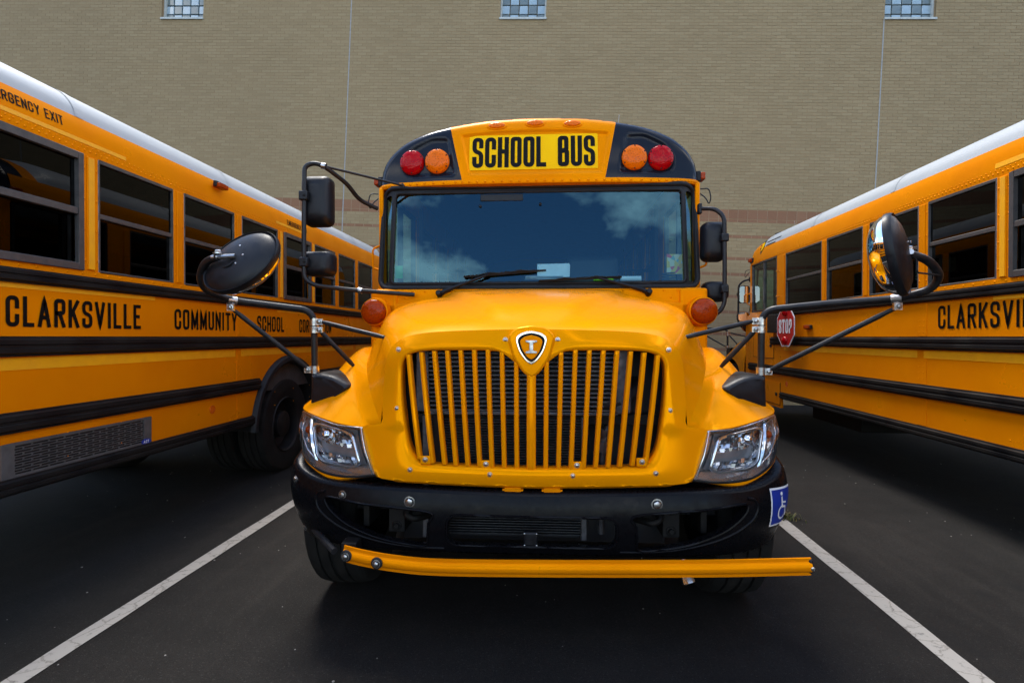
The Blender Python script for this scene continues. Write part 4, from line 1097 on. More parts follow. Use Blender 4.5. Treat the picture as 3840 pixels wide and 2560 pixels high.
    P['bp'] = bp; P['arc'] = arc_of_x; P['vof'] = vof; P['bum'] = bum; P['pl'] = pl
    # ---- cowl under the windshield
    m = MB(); m.box(-1.17, 1.17, 1.455, 1.50, 1.50, 1.70); m.box(-1.19, 1.19, 1.478, 1.60, 1.68, 1.806)
    m.box(-1.215, -1.02, 1.455, 1.72, .60, 1.80); m.box(1.02, 1.215, 1.455, 1.72, .60, 1.80); cw = obj('cowl', m, 'yellow', bus, bev=.02, seg=3)
    m = MB()
    for i in range(24):
        x = -1.1 + i * .0957
        rivet(m, (x, 1.478, 1.785), (0, -1, 0), .009)
    for x in (-1.1, -.96, .96, 1.1): rivet(m, (x, 1.478, 1.735), (0, -1, 0), .008)
    obj('rivets', m, 'yellow', bus, smooth=60, kind='stuff')
    for sx in (1, -1):
        m = MB(); m.lathe([(.105, .06), (.104, .0), (.098, -.03), (.09, -.034)], (sx * 1.165, 1.42, 1.632), (0, 1, 0), 32); cl = obj('turn_lamp', m, 'yellow', bus, smooth=40)
        m = MB().lathe([(.090, .0), (.089, -.018), (.078, -.040), (.045, -.050), (.020, -.052), (.018, -.047), (.0005, -.047)], (sx * 1.165, 1.385, 1.632), (0, 1, 0), 32); obj('lens', m, 'lens_dkamber', cl, smooth=60)
        m = MB()
        for i in range(6): a = i * 1.047 + .3; bolt(m, (sx * 1.165 + .078 * math.cos(a), 1.354, 1.632 + .078 * math.sin(a)), (0, -1, 0), .006, .006, False)
        obj('screw', m, 'chassis', cl, smooth=40)
    # ---- windshield
    def wy(z): return 1.515 + (z - 1.82) * .155                   # raked glass
    fo = rrect(-1.182, 1.182, 1.812, 2.582, .085, 6); fi = rrect(-1.072, 1.072, 1.845, 2.540, .03, 4)
    m = sheet(fo, [rrect(-1.155, -1.098, 1.85, 2.53, .02, 3), fi, rrect(1.098, 1.155, 1.85, 2.53, .02, 3)], .06, lambda u, v: (u, wy(v) - .014 + max(0, abs(u) - 1.085) * .9, v))
    for lp, r in ((fo, .020), (fi, .012)):
        q = resample(lp, .04); q += q[:2]; m.tube([(u, wy(v) - .012 + max(0, abs(u) - 1.085) * .9, v) for u, v in q], r, 8, False)
    ws = obj('windshield', m, 'rubber', bus, smooth=50)
    m = MB().grid([[(lerp(-1.075, 1.075, i / 10), wy(z) - .012 * (1 - (lerp(-1, 1, i / 10)) ** 2), z) for z in (1.84, 2.08, 2.32, 2.545)] for i in range(11)]); obj('pane', m, 'glass_front', ws, smooth=60)
    for sx in (1, -1):
        m = MB().grid([[(sx * x, wy(z) + max(0, x - 1.085) * .9, z) for z in (1.85, 2.53)] for x in (1.095, 1.16)]); obj('pane', m, 'glass_front', ws, smooth=0)
        # yellow corner post behind the rubber
        m = MB(); m.box(min(sx * 1.18, sx * 1.215), max(sx * 1.18, sx * 1.215), 1.66, 1.75, 1.80, 2.60); obj('corner_post', m, 'yellow', bus, bev=.008)
        m = MB().tube(fillet([(sx * 1.205, 1.66, 1.965), (sx * 1.262, 1.66, 1.985), (sx * 1.262, 1.66, 2.13), (sx * 1.205, 1.66, 2.155)], .02), .008, 8); obj('grab_handle', m, 'yellow', bus, smooth=50)
    # ---- roof cap
    half = [(1.205, 2.617), (1.203, 2.655), (1.185, 2.735), (1.145, 2.805), (1.08, 2.868), (.99, 2.925), (.83, 2.984), (.65, 3.021), (.37, 3.057), (.15, 3.068), (0, 3.070)]
    CZ = lambda z: 2.617 + (z - 2.617) * 1.125
    half = [(x * 1.008, CZ(z)) for x, z in half]
    hc_ = [(p.x, p.y) for p in catmull([(x, z, 0) for x, z in half], 4)]
    outl = hc_ + [(-x, z) for x, z in hc_[::-1][1:]]; capo = outl
    rec = [(-.515, 2.652), (.495, 2.652), (.56, 2.945), (.30, 2.968), (0, 2.974), (-.30, 2.968), (-.58, 2.945)]; rec = [(x, CZ(z)) for x, z in rec]
    podr = [(p.x, p.y) for p in fillet([(.80, 2.648, 0), (.598, 2.652, 0), (.655, 2.925, 0), (.80, 2.935, 0), (.96, 2.865, 0), (1.03, 2.78, 0), (1.015, 2.672, 0), (.90, 2.646, 0), (.80, 2.648, 0)],   .04, 4)][:-1]; podr = [(x, CZ(z)) for x, z in podr]
    podl = [(-x, z) for x, z in podr]
    edge = [p for p in outl]
    def capy(x, z):
        y = 1.575 + .10 * ((z - 2.60) / .53) ** 2 + .09 * (abs(x) / 1.2) ** 3.5
        dd = pdist(x, z, edge, False); r = .06
        if dd < r: y += r - math.sqrt(max(0, r * r - (r - dd) ** 2))
        for poly, dp, w in ((rec, .022, .028), (podr, .020, .030), (podl, .020, .030)):
            if inpoly(x, z, poly): y += dp * sstep(0, w, pdist(x, z, poly))
        return y
    yel = [(-.556, 2.617), (.496, 2.617), (.598, 3.027)]
    topseg = [p for p in outl if -.66 < p[0] < .59]
    yp = [(-.556, 2.617), (.505, 2.617), (.597, CZ(3.0275))] + topseg + [(-.662, CZ(3.023))]
    m = sheet(yp, [], .013, lambda u, v: (u, capy(u, v), v)); cap = obj('roof_cap', m, 'yellow', bus, smooth=60)
    rp = [(.505, 2.617)] + [p for p in outl if p[0] > .60] + [(.597, CZ(3.0275))]
    m = sheet(rp, [], .015, lambda u, v: (u, capy(u, v), v)); obj('cap_corner', m, 'capblack', bus, smooth=60)
    lp = [(-.556, 2.617), (-.662, CZ(3.023))] + [p for p in outl if p[0] < -.67]
    m = sheet(lp, [], .015, lambda u, v: (u, capy(u, v), v)); obj('cap_corner', m, 'capblack', bus, smooth=60)
    m = MB().grid([[(x, capy(x, z), z) for x, z in outl], [(x, 1.82, z) for x, z in outl], [(x, 1.88, z) for x, z in outl]]); obj('cap_skirt', m, 'capblack', bus, smooth=60)
    m = MB().grid([[(x, 1.88, z) for x, z in outl], [(x * .995, 2.02, z - .002) for x, z in outl]]); obj('cap_band', m, 'yellow', bus, smooth=60)
    # drip band with rivets
    prow = [(0, 1.575), (.6, 1.59), (.95, 1.625), (1.12, 1.66), (1.195, 1.71), (1.222, 1.80), (1.224, 2.1)]
    pr = catmull([(x, y, 0) for x, y in prow], 5); pr = [(-p.x, p.y) for p in pr[::-1]] + [(p.x, p.y) for p in pr[1:]]
    m = MB().grid([[(x * 1.0, y + .05, 2.621) for x, y in pr], [(x * 1.006, y - .022, 2.621) for x, y in pr], [(x * 1.006, y - .026, 2.600) for x, y in pr], [(x * 1.004, y - .022, 2.588) for x, y in pr], [(x * .985, y + .01, 2.580) for x, y in pr], [(x * .97, y + .04, 2.578) for x, y in pr]]); obj('drip_band', m, 'yellow', bus, smooth=50)
    m = MB(); q = resample(pr, .06, False)
    for x, y in q:
        if y < 1.8: rivet(m, (x * 1.006, y - .0255, 2.605), (x * .3, -1, 0), .011)
    obj('rivets', m, 'yellow', bus, smooth=60, kind='stuff')
    # sign panel and letters
    m = MB().grid([[(lerp(-.506, .456, i / 40), 0, lerp(CZ(2.692), CZ(2.936), j / 12)) for j in range(13)] for i in range(41)])
    sy = lambda x, z: 1.575 + .10 * ((z - 2.60) / .53) ** 2 + .09 * (abs(x) / 1.2) ** 3.5 + .022
    m.v = [(x, sy(x, z) - .003, z) for x, y, z in m.v]; sg = obj('sign_panel', m, 'sign_yellow', bus, smooth=60)
    m = text_mesh('SCHOOL BUS', .240, .918, .0325, lambda u, v, w: (-.483 + u, sy(-.483 + u, 2.719 + v) - .0055 - w, 2.719 + v), .26); obj('sign_letters', m, 'ink', sg, smooth=0)
    # warning lamps
    for x, z, mt in ((-.945, 2.758, 'lens_red'), (-.748, 2.757, 'lens_amber'), (.722, 2.757, 'lens_amber'), (.918, 2.757, 'lens_red')):
        z = CZ(z); y = capy(x, z) - .0; ax = (0, -1, 0)
        m = MB().lathe([(.098, -.06), (.098, .010), (.093, .014)], (x, y, z), ax, 32); lm = obj('warning_lamp', m, 'rubber', bus, smooth=40)
        m = MB().lathe([(.093, .008), (.0925, .026), (.082, .040), (.05, .049), (.0005, .052)], (x, y, z), ax, 36); obj('lens', m, mt, lm, smooth=60)
        m = MB()
        for i in range(6): a = i * 1.047 + .52; bolt(m, (x + .083 * math.cos(a), y - .036, z + .083 * math.sin(a)), ax, .0055, .006, False)
        obj('screw', m, 'chassis', lm, smooth=40)
    # clearance lamps
    for x in (-.30, -.012, .268):
        z = CZ(3.008 - .012 * (x / .3) ** 2); y = capy(x, z) + .002; nn = Vector((0, -.93, .36))
        m = MB().lathe([(.078, -.01), (.074, .008), (.062, .010)], (x, y, z), nn, 24, ellipse=((1, 0, 0), 1, .42)); cl = obj('clearance_lamp', m, 'yellow', bus, smooth=40)
        m = MB().lathe([(.062, .006), (.060, .016), (.044, .023), (.0005, .025)], (x, y, z), nn, 24, ellipse=((1, 0, 0), 1, .44)); obj('lens', m, 'lens_amber', cl, smooth=60)
    # side markers on the cap ends
    for sx in (1, -1):
        m = MB(); m.box(min(sx * 1.20, sx * 1.235), max(sx * 1.20, sx * 1.235), 1.70, 1.80, 2.622, 2.70); mk = obj('marker_lamp', m, 'rubber', bus, bev=.008)
        m = MB(); m.box(min(sx * 1.232, sx * 1.268), max(sx * 1.232, sx * 1.268), 1.70, 1.79, 2.635, 2.69); obj('lens', m, 'lens_dkamber', mk, bev=.008, smooth=40)
        m = MB().tube(fillet([(sx * 1.20, 1.60, 2.535), (sx * 1.25, 1.56, 2.53), (sx * 1.262, 1.55, 2.45), (sx * 1.25, 1.56, 2.41), (sx * 1.232, 1.57, 2.46), (sx * 1.20, 1.60, 2.50)], .03), .0045, 6); obj('lamp_cable', m, 'rubber', bus, smooth=50)
    m = MB().lathe([(.055, 0), (.055, .02), (.04, .035), (.0005, .038)], (.90, 1.97, 3.025), (.35, 0, 1), 20); obj('roof_vent', m, 'capblack', bus, smooth=40)
    m = MB().tube([(.64, 1.95, 3.06), (.66, 1.96, 3.24)], .0012, 5); obj('antenna', m, 'steel', bus)
    # ---- wipers
    for (px, pz), (tx, tz), (b0x, b0z), (b1x, b1z) in (((-.705, 1.775), (-.345, 1.905), (-.53, 1.890), (.072, 1.935)), ((.80, 1.778), (.43, 1.880), (.02, 1.855), (.615, 1.882))):
        yo = lambda z: wy(max(1.80, z)) - .045
        m = MB().tube([(px, 1.455, pz - .012), (lerp(px, tx, .12), yo(pz) - .008, pz + .012), (lerp(px, tx, .45), yo(lerp(pz, tz, .45)) - .012, lerp(pz, tz, .45)), (tx, yo(tz) - .004, tz)], [.018, .017, .012, .008], 8)
        m.lathe([(.022, -.02), (.022, .03), (.016, .04), (.0005, .042)], (px, 1.455, pz - .012), (0, -1, .3), 14); wp = obj('wiper', m, 'plastic', bus, smooth=40)
        m = MB(); rows = []
        for i in range(13):
            t = i / 12; x = lerp(b0x, b1x, t); z = lerp(b0z, b1z, t); h = .007 + .006 * math.sin(math.pi * t)
            rows.append([(x, yo(z) + .030, z - .004), (x, yo(z) + .006, z - .004 - h * .2), (x, yo(z), z + h), (x, yo(z) + .020, z + h)])
        m.grid(rows, True); obj('wiper_blade', m, 'rubber', wp, smooth=30)
        m = MB()
        for t0_, t1_ in ((.18, .45), (.55, .82)):
            m.tube([(lerp(b0x, b1x, t), yo(0) - .004 + (.012 if q in (0, 2) else -.006), lerp(b0z, b1z, t) + (.004 if q in (0, 2) else .014)) for q, t in enumerate((t0_, (t0_ + t1_) / 2, t1_))], .004, 6)
        obj('wiper_bridge', m, 'plastic', wp, smooth=40)
        m = MB().tube(fillet([(px + .0, 1.44, pz), (px + (.03 if px < 0 else .03), 1.425, pz + .05), (px + (.0 if px < 0 else -.08), 1.43, pz + .055)], .03), .003, 5); obj('washer_hose', m, 'rubber', wp)
    # ---- interior
    m = MB(); m.box(-1.12, 1.12, 1.58, 1.95, 1.62, 1.835); m.box(.15, .80, 1.74, 1.98, 1.80, 1.90); m.box(-.25, .12, 1.62, 1.95, 1.83, 1.862); db = obj('dashboard', m, 'dash', bus, bev=.03, seg=3)
    m = MB()
    for i in range(13):
        x = -1.0 + i * .165; m.box(x, x + .10, 1.57, 1.60, 1.83, 1.848)
    obj('defroster_vent', m, 'dash', db, bev=.004)
    c = Vector((.50, 2.02, 1.80)); ax = Vector((0, -.62, .78)).normalized(); e1 = Vector((1, 0, 0)); e2 = ax.cross(e1)
    m = MB().tube([c + (e1 * math.cos(a) + e2 * math.sin(a)) * .23 for a in [2 * math.pi * i / 32 for i in range(34)]], .016, 8, False)
    m.tube([c, c - ax * .25], .03, 10); m.tube([c - e1 * .22, c, c + e1 * .22], .014, 8); m.tube([c, c - e2 * .22], .014, 8); m.lathe([(.07, -.01), (.07, .015), (.0005, .025)], c, ax, 18); obj('steering_wheel', m, 'rubber', bus, smooth=40)
    m = MB(); m.box(.26, .74, 2.55, 2.68, 1.45, 2.20); m.box(.26, .74, 2.25, 2.65, 1.36, 1.48); m.box(.38, .62, 2.3, 2.6, .95, 1.36); obj('driver_seat', m, 'seat', bus, bev=.05, seg=3)
    m = MB(); m.box(-.42, -.10, 1.60, 1.66, 2.47, 2.52); m.lathe([(.012, 0), (.012, .03), (.0005, .034)], (-.42, 1.62, 2.43), (0, -1, 0), 10); m.lathe([(.012, 0), (.012, .03), (.0005, .034)], (.03, 1.62, 2.44), (0, -1, 0), 10); obj('dash_camera', m, 'plastic', bus, bev=.006)
    for sx in (1, -1):
        m = MB().tube([(sx * .95, 1.95, 1.0), (sx * .95, 1.95, 2.5)], .018, 8); m.tube([(sx * .62, 2.9, 1.0), (sx * .62, 2.9, 2.1), (sx * 1.1, 2.9, 2.1)], .016, 8); obj('stanchion', m, 'chassis', bus, smooth=50)
    return P

def prof_at(s):
    """point and outward normal on the body side / roof profile at arc length s above z 2.575"""
    P = SIDEP + ROOFP[1:]; acc = 0
    for i in range(len(P) - 1):
        a, b = P[i], P[i + 1]; L = math.hypot(b[0] - a[0], b[1] - a[1])
        if acc + L >= s or i == len(P) - 2:
            t = (s - acc) / L; return (lerp(a[0], b[0], t), lerp(a[1], b[1], t)), ((b[1] - a[1]) / L, -(b[0] - a[0]) / L)
        acc += L
def on_roof_side(y, s, off): p, n = prof_at(s); return (p[0] + n[0] * off, y, p[1] + n[1] * off)

def mirror_head(bus, x0, x1, z0, z1, y, sx):
    m = MB(); rows = []; cx, cz = (x0 + x1) / 2, (z0 + z1) / 2
    base = rrect(x0, x1, z0, z1, .045, 5); base = resample(base, .03)
    for dy, k in ((0, .55), (.006, .74), (.025, .90), (.06, .985), (.10, 1.0), (.125, 1.0), (.13, .97), (.122, .93)):
        rows.append([(cx + (p[0] - cx) * k + (1 - k) * .02 * sx, y + dy, cz + (p[1] - cz) * (k if dy else k)) for p in base])
    m.grid(rows, True); m.f.append(tuple(range(len(base)))); h = obj('side_mirror', m, 'plastic', bus, smooth=50)
    m = MB(); m.add([(cx + (p[0] - cx) * .93, y + .1225, cz + (p[1] - cz) * .93) for p in base], [tuple(range(len(base)))]); obj('mirror_face', m, 'mirror', h, smooth=0)
    return h
def clamp(bus, p, axis, r, w=.045, tabdir=None):
    m = MB().lathe([(r + .003, -w / 2), (r + .005, -w / 2), (r + .005, w / 2), (r + .003, w / 2)], p, axis, 14)
    if tabdir is not None:
        t = Vector(tabdir).normalized(); q = Vector(p) + t * (r + .018); m.box(q.x - .018, q.x + .018, q.y - .006, q.y + .006, q.z - w / 2.4, q.z + w / 2.4); bolt(m, (q.x, q.y - .006, q.z), (0, -1, 0), .010, .010)
    return obj('clamp', m, 'steel', bus, smooth=40)

def build_mirrors(bus):
    # flat + convex mirrors on the door posts
    m = MB().tube(fillet([(-1.20, 1.58, 2.42), (-1.30, 1.46, 2.458), (-1.335, 1.32, 2.535), (-1.42, 1.15, 2.600), (-1.49, 1.13, 2.628), (-1.553, 1.115, 2.60), (-1.556, 1.11, 2.2), (-1.556, 1.11, 1.84), (-1.49, 1.13, 1.80), (-1.31, 1.28, 1.783), (-.88, 1.425, 1.757)], .06), .0155, 10); obj('mirror_arm', m, 'tube', bus, smooth=60)
    m = MB().tube([(-1.43, 1.14, 2.606), (-1.0, 1.54, 2.582)], .009, 8); m.lathe([(.016, -.006), (.016, .006)], (-1.0, 1.545, 2.582), (0, 1, 0), 12, True, True); obj('mirror_brace', m, 'tube', bus, smooth=60)
    mirror_head(bus, -1.600, -1.400, 2.215, 2.556, 1.130, -1); mirror_head(bus, -1.602, -1.386, 1.872, 2.040, 1.130, -1)
    for z in (2.40, 1.955):
        m = MB(); m.box(-1.585, -1.525, 1.088, 1.135, z - .032, z + .032); cb = obj('mirror_clip', m, 'plastic', bus, bev=.008); bolt_ = bolt(MB(), (-1.545, 1.088, z), (0, -1, 0), .007, .005); obj('screw', bolt_, 'chassis', cb, smooth=40)
    for p in ((-1.43, 1.14, 2.606), (-1.24, 1.305, 1.779)): clamp(bus, p, (1, 0, -.2), .0155, .03)
    m = MB().tube(fillet([(1.19, 1.57, 2.385), (1.27, 1.49, 2.365), (1.325, 1.455, 2.30), (1.327, 1.45, 2.0), (1.327, 1.45, 1.68), (1.28, 1.455, 1.612), (1.17, 1.47, 1.60)], .06), .0155, 10); obj('mirror_arm', m, 'tube', bus, smooth=60)
    m = MB(); m.box(1.175, 1.20, 1.55, 1.60, 2.345, 2.42); obj('mirror_bracket', m, 'plastic', bus, bev=.006)
    mirror_head(bus, 1.196, 1.364, 1.998, 2.282, 1.475, 1); mirror_head(bus, 1.203, 1.380, 1.706, 1.852, 1.475, 1)
    for z in (2.15, 1.79):
        m = MB(); m.box(1.300, 1.352, 1.430, 1.480, z - .028, z + .028); obj('mirror_clip', m, 'plastic', bus, bev=.008)
    # crossview mirrors on the fenders
    for sx, pole, br1, br2, dish, nrm, longax, hook in (
        (-1, [(-1.180, .42, 1.08), (-1.178, .41, 1.30), (-1.178, .40, 1.592), (-1.36, .30, 1.615), (-1.50, .18, 1.632), (-1.575, .08, 1.675), (-1.565, .02, 1.735), (-1.50, -.03, 1.80), (-1.425, -.055, 1.815)],
         (-.765, .33, 1.447), (-1.0, .53, 1.283), (-1.345, .0, 1.800), (.14, .88, -.42), (.76, -.10, .66), 4),
        (1, [(1.172, .42, 1.08), (1.170, .41, 1.30), (1.170, .40, 1.588), (1.42, .27, 1.612), (1.66, .13, 1.624), (1.76, .05, 1.660), (1.762, .0, 1.715), (1.68, -.05, 1.775), (1.585, -.07, 1.80)],
         (.755, .33, 1.447), (1.0, .53, 1.283), (1.545, -.06, 1.798), (-.73, .67, -.14), (-.22, -.15, .96), 4)):
        m = MB().tube(fillet(pole, .07), .0175, 10); am = obj('crossview_arm', m, 'tube', bus, smooth=60)
        x = pole[1][0]
        for a, b in (((x + sx * -.03, .40, 1.535), br1), ((x + sx * -.02, .41, 1.495), br2), ((pole[4][0], pole[4][1], pole[4][2] - .04), (x + sx * .03, .41, 1.275))):
            A_, B_ = Vector(a), Vector(b); m = MB().tube([A_, A_.lerp(B_, .06), A_.lerp(B_, .12), A_.lerp(B_, .88), A_.lerp(B_, .94), B_], [.009, .010, .0125, .0125, .010, .010], 8)
            bolt(m, B_ + Vector((0, -.012, 0)), (0, -1, 0), .008, .006); obj('mirror_brace', m, 'tube', bus, smooth=60)
        clamp(bus, (x, .405, 1.532), (0, 0, 1), .0175, .04, (-sx, -.3, 0)); clamp(bus, (x, .405, 1.490), (0, 0, 1), .0175, .035, (-sx, -.3, 0)); clamp(bus, (x, .412, 1.275), (0, 0, 1), .0175, .04, (sx, -.3, 0))
        clamp(bus, pole[4], (pole[5][0] - pole[3][0], pole[5][1] - pole[3][1], .03), .0175, .04, (0, -.3, -1))
        c = Vector(dish); n_ = Vector(nrm).normalized()
        m = MB().lathe([(.96, -.004), (.975, -.012), (1.0, -.014), (1.022, -.006), (1.025, .008), (1.01, .018), (.99, .018)], c, n_, 40, ellipse=(longax, .190 * (1 if sx < 0 else .92), .142 * (1 if sx < 0 else .92))); m.v = m.v
        # scaled profile: lathe radii are unit here, heights metric
        m.lathe([(.985, -.004), (.95, -.008), (.90, -.016), (.72, -.030), (.45, -.039), (.15, -.043), (.001, -.0435)], c, n_, 40, ellipse=(longax, .190 * (1 if sx < 0 else .92), .142 * (1 if sx < 0 else .92))); dk = obj('crossview_mirror', m, 'plastic', bus, smooth=60)
        m = MB().lathe([(.99, .012), (.96, .032), (.88, .055), (.74, .076), (.52, .092), (.28, .100), (.001, .103)], c, n_, 40, ellipse=(longax, .190 * (1 if sx < 0 else .92), .142 * (1 if sx < 0 else .92))); obj('mirror_face', m, 'mirror', dk, smooth=80)
        st = Vector(pole[-1]); q = c - n_ * .048
        m = MB().tube([st, q], .011, 8); m.lathe([(.012, 0), (.012, .02), (.009, .03), (.0005, .032)], st, (st - q).normalized(), 10); bolt(m, st + Vector((0, 0, .014)), (0, 0, 1), .014, .018); obj('mirror_stud', m, 'steel', dk, smooth=40)
        m = MB()
        l_ = Vector(longax).normalized(); s_ = n_.cross(l_)
        for a, b in ((.25, .3), (.3, -.3), (-.1, .35)): bolt(m, c - n_ * .044 + l_ * a * .15 + s_ * b * .1, -n_, .005, .005, False)
        obj('screw', m, 'steel', dk, smooth=40)
        m = MB().tube(fillet([Vector(pole[6]) + Vector((0, -.01, 0)), c - n_ * .055 - l_ * .09, c - n_ * .06 - l_ * .05 + s_ * .03, c - n_ * .05 - l_ * .02 + s_ * .02], .03), .004, 6); obj('heater_cable', m, 'rubber', dk, smooth=50)
        # moulded base on the fender
        pg = [(1.182, 1.252), (1.12, 1.262), (1.05, 1.250), (.99, 1.222), (.950, 1.192), (.985, 1.155), (1.06, 1.092), (1.125, 1.046), (1.185, 1.062)]
        pg = [(p.x, p.y) for p in catmull([(a, b, 0) for a, b in pg[:6]], 4)] + pg[6:]
        m = MB(); cx, cz = 1.09, 1.16
        lay = [(.318, .78, 1.0), (.324, .88, 1.0), (.338, .96, 1.0), (.36, 1.0, 1.0), (.42, 1.02, 1.0), (.58, 1.02, 1.0)]
        rows = [[(sx * (cx + (p[0] - cx) * k), y + .22 * max(0, 1.10 - p[0]) * 0 - .05 * (1.25 - p[1]) + (.04 if p[0] > 1.15 else 0), cz + (p[1] - cz) * k) for p in pg] for y, k, _ in lay]
        m.grid(rows, True); m.f.append(tuple(range(len(pg)))); mb_ = obj('mirror_base', m, 'plastic', bus, smooth=35, bev=.006)
        m = MB()
        for z in (1.205, 1.155, 1.105): bolt(m, (sx * 1.158, .385 - .05 * (1.25 - z) - .015, z), (sx * .3, -1, 0), .006, .006, False)
        obj('screw', m, 'steel', mb_, smooth=40)

def front_sides(bus):
    """driver window on the left of the bus, folding door on the right"""
    for sx in (1, -1):
        m = MB(); xx = sorted((sx * HW, sx * (HW - .04)))
        y0, y1, z0, z1 = 1.755, 2.70, 1.835 if sx == 1 else 1.2, 2.60
        for a, b, c, d_ in ((y0, y0 + .025, z0, z1), (y1 - .025, y1, z0, z1), (y0, y1, z0, z0 + .028), (y0, y1, z1 - .028, z1), ((y0 + y1) / 2 - .018, (y0 + y1) / 2 + .018, z0, z1)): m.box(xx[0], xx[1], a, b, c + .0005, d_ - .0005)
        w = obj('driver_window' if sx == 1 else 'door', m, 'alu' if sx == 1 else 'rubber', bus, smooth=0)
        for a, b in ((y0 + .025, (y0 + y1) / 2 - .018), ((y0 + y1) / 2 + .018, y1 - .025)):
            m = MB().grid([[(sx * (HW - .02), a, z) for z in (z0 + .028, z1 - .028)], [(sx * (HW - .02), b, z) for z in (z0 + .028, z1 - .028)]]); obj('pane', m, 'glass_green', w, smooth=0)
        m = MB(); xx = sorted((sx * HW, sx * (HW - .05))); m.box(xx[0], xx[1], 2.705, 2.88, 1.865, 2.58); obj('door_post', m, 'yellow', bus, smooth=0, bev=.004)
        if sx == 1:
            for z in (2.37, 2.02):
                m = MB().lathe([(.006, 0), (.006, .03), (.012, .03), (.012, .045)], (HW, 2.79, z), (1, 0, 0), 10, False, True); obj('latch_pin', m, 'brass', bus, smooth=40)
            for y0, y1, z0, z1, ly, lz in ((1.84, 2.62, 1.15, 1.51, 2.52, 1.33), (2.10, 2.84, .51, .82, 2.72, .65)):
                m = MB().prism(rrect(y0, y1, z0, z1, .03, 4), lambda u, v, w: (HW + w, u, v), 0, .005); ad = obj('access_door', m, 'yellow', bus, smooth=30)
                m = MB().tube([(HW + .003, y0, z1), (HW + .003, y0, z0), (HW + .003, y1, z0), (HW + .003, y1, z1)], .004, 5); obj('seal', m, 'rail', ad)
                m = MB(); m.box(HW + .005, HW + .014, ly - .03, ly + .03, lz - .022, lz + .022); obj('latch', m, 'rubber', ad, bev=.004)

def side_text(bus, txt, y0, y1, z0, z1, t, mat='ink', space=None):
    m = text_mesh(txt, z1 - z0, y1 - y0, t, lambda u, v, w: (HW + .0035 + w, y0 + u, z0 + v), space); return obj('lettering', m, mat, bus, smooth=0)
def roof_text(bus, txt, y0, y1, s0, s1, t):
    m = text_mesh(txt, s1 - s0, y1 - y0, t, lambda u, v, w: on_roof_side(y0 + u, s0 + v, .003 + w), .34); return obj('lettering', m, 'ink', bus, smooth=0)
def tape(bus, y0, y1, z0, z1, off=.003):
    m = MB(); m.box(HW, HW + off, y0, y1, z0, z1); return obj('reflective_tape', m, 'tape', bus, smooth=0)
def roof_decal(bus, y0):
    sh = [(0, .0), (.045, .03), (.085, .10), (.10, .20), (.06, .235), (-.02, .215), (-.035, .12), (-.02, .04)]
    for k, mt, off in ((1.0, 'alu', .003), (.78, 'ink', .0045), (.62, 'sign_yellow', .006)):
        m = MB(); m.add([on_roof_side(y0 + .03 + (p[0] - .03) * k, .135 + .115 + (p[1] - .115) * k, off) for p in sh], [tuple(range(8))]); obj('decal', m, mt, bus, smooth=0)
    for i, (a, b, s) in enumerate(((.13, .84, .345), (.13, .62, .295), (.13, .45, .245))):
        m = MB(); m.grid([[on_roof_side(y0 + lerp(a, b, t / 5), s + .035 * t / 5 * 0, .003), ] + [on_roof_side(y0 + lerp(a, b, t / 5) + .03, s + .018, .003)] for t in range(6)]); obj('decal_stripe', m, 'ink', bus, smooth=0)
        m = MB(); m.grid([[on_roof_side(y0 - .045 - .03 * t, s - .02, .003), on_roof_side(y0 - .045 - .03 * t, s, .003)] for t in range(2)]); obj('decal_stripe', m, 'ink', bus, smooth=0)

# ------------------------------------------------------------------ the three buses
def copy_tree(o, parent):
    c = o.copy(); COL.objects.link(c); c.parent = parent
    for ch in list(o.children): copy_tree(ch, c)
    return c
GRP = 'yellow school buses parked side by side'
main = empty('school_bus', (-.10, 2.42, 0), (0, 0, R(.95)))
tag(main, 'yellow school bus facing the camera in the middle, SCHOOL BUS sign above its windshield', 'school bus', GRP)
FP = build_front(main)
build_mirrors(main)
front_sides(main)
left = empty('school_bus', (-2.9 - HW, -2.0, 0), (0, 0, 0))
tag(left, 'yellow school bus along the left edge with rear wheel and grey skirt vent showing', 'school bus', GRP)
right = empty('school_bus', (3.14 + HW, 10.55, 0), (0, 0, math.pi))
tag(right, 'yellow school bus at the right facing the brick wall, red STOP sign on its side', 'school bus', GRP)
for ch in list(main.children):
    for bb in (left, right):
        q = copy_tree(ch, bb)
        if ch.name.startswith(('cap_skirt', 'cap_corner')): q.material_slots[0].link = 'OBJECT'; q.material_slots[0].material = M['yellow']
body(main, 8.6, [2.93 + .785 * k for k in range(7)], 6.3, (3,), 0)
body(left, 11.0, [2.85, 3.60, 4.385, 5.17, 5.97, 6.76, 7.535, 8.30, 9.03, 9.755, 10.5], 7.70, (2, 6), 1, (6.80, 9.75))
body(right, 11.0, [2.93, 4.03, 4.87, 5.71, 6.53, 7.36, 8.19, 9.02, 9.85], 8.6, (4, 7), 1, (5.72,))

# left bus: lettering, tape, vent, lamps
side_text(left, 'CLARKSVILLE', 4.637, 5.573, 1.507, 1.675, .023)
side_text(left, 'COMMUNITY', 5.912, 6.724, 1.510, 1.668, .0225)
side_text(left, 'SCHOOL', 7.066, 7.595, 1.507, 1.662, .022)
side_text(left, 'CORPORATION', 7.944, 8.824, 1.505, 1.656, .021)
for ya, sa_ in ((4.53, .135), (7.70, .105)): roof_text(left, 'EMERGENCY', ya, ya + .325, sa_, sa_ + .06, .0085); roof_text(left, 'EXIT', ya + .355, ya + .472, sa_, sa_ + .06, .0085)
for a, b in ((2.6, 6.70), (6.79, 9.6), (9.7, 10.9)): tape(left, a, b, 1.272, 1.338)
for a, b in ((4.1, 5.71), (7.45, 8.35)):
    tape(left, a, b, 1.716, 1.744)
    m = MB().grid([[on_roof_side(y, s, .003) for s in (.075, .10)] for y in (a, b - .25)]); obj('reflective_tape', m, 'tape', left, smooth=0)
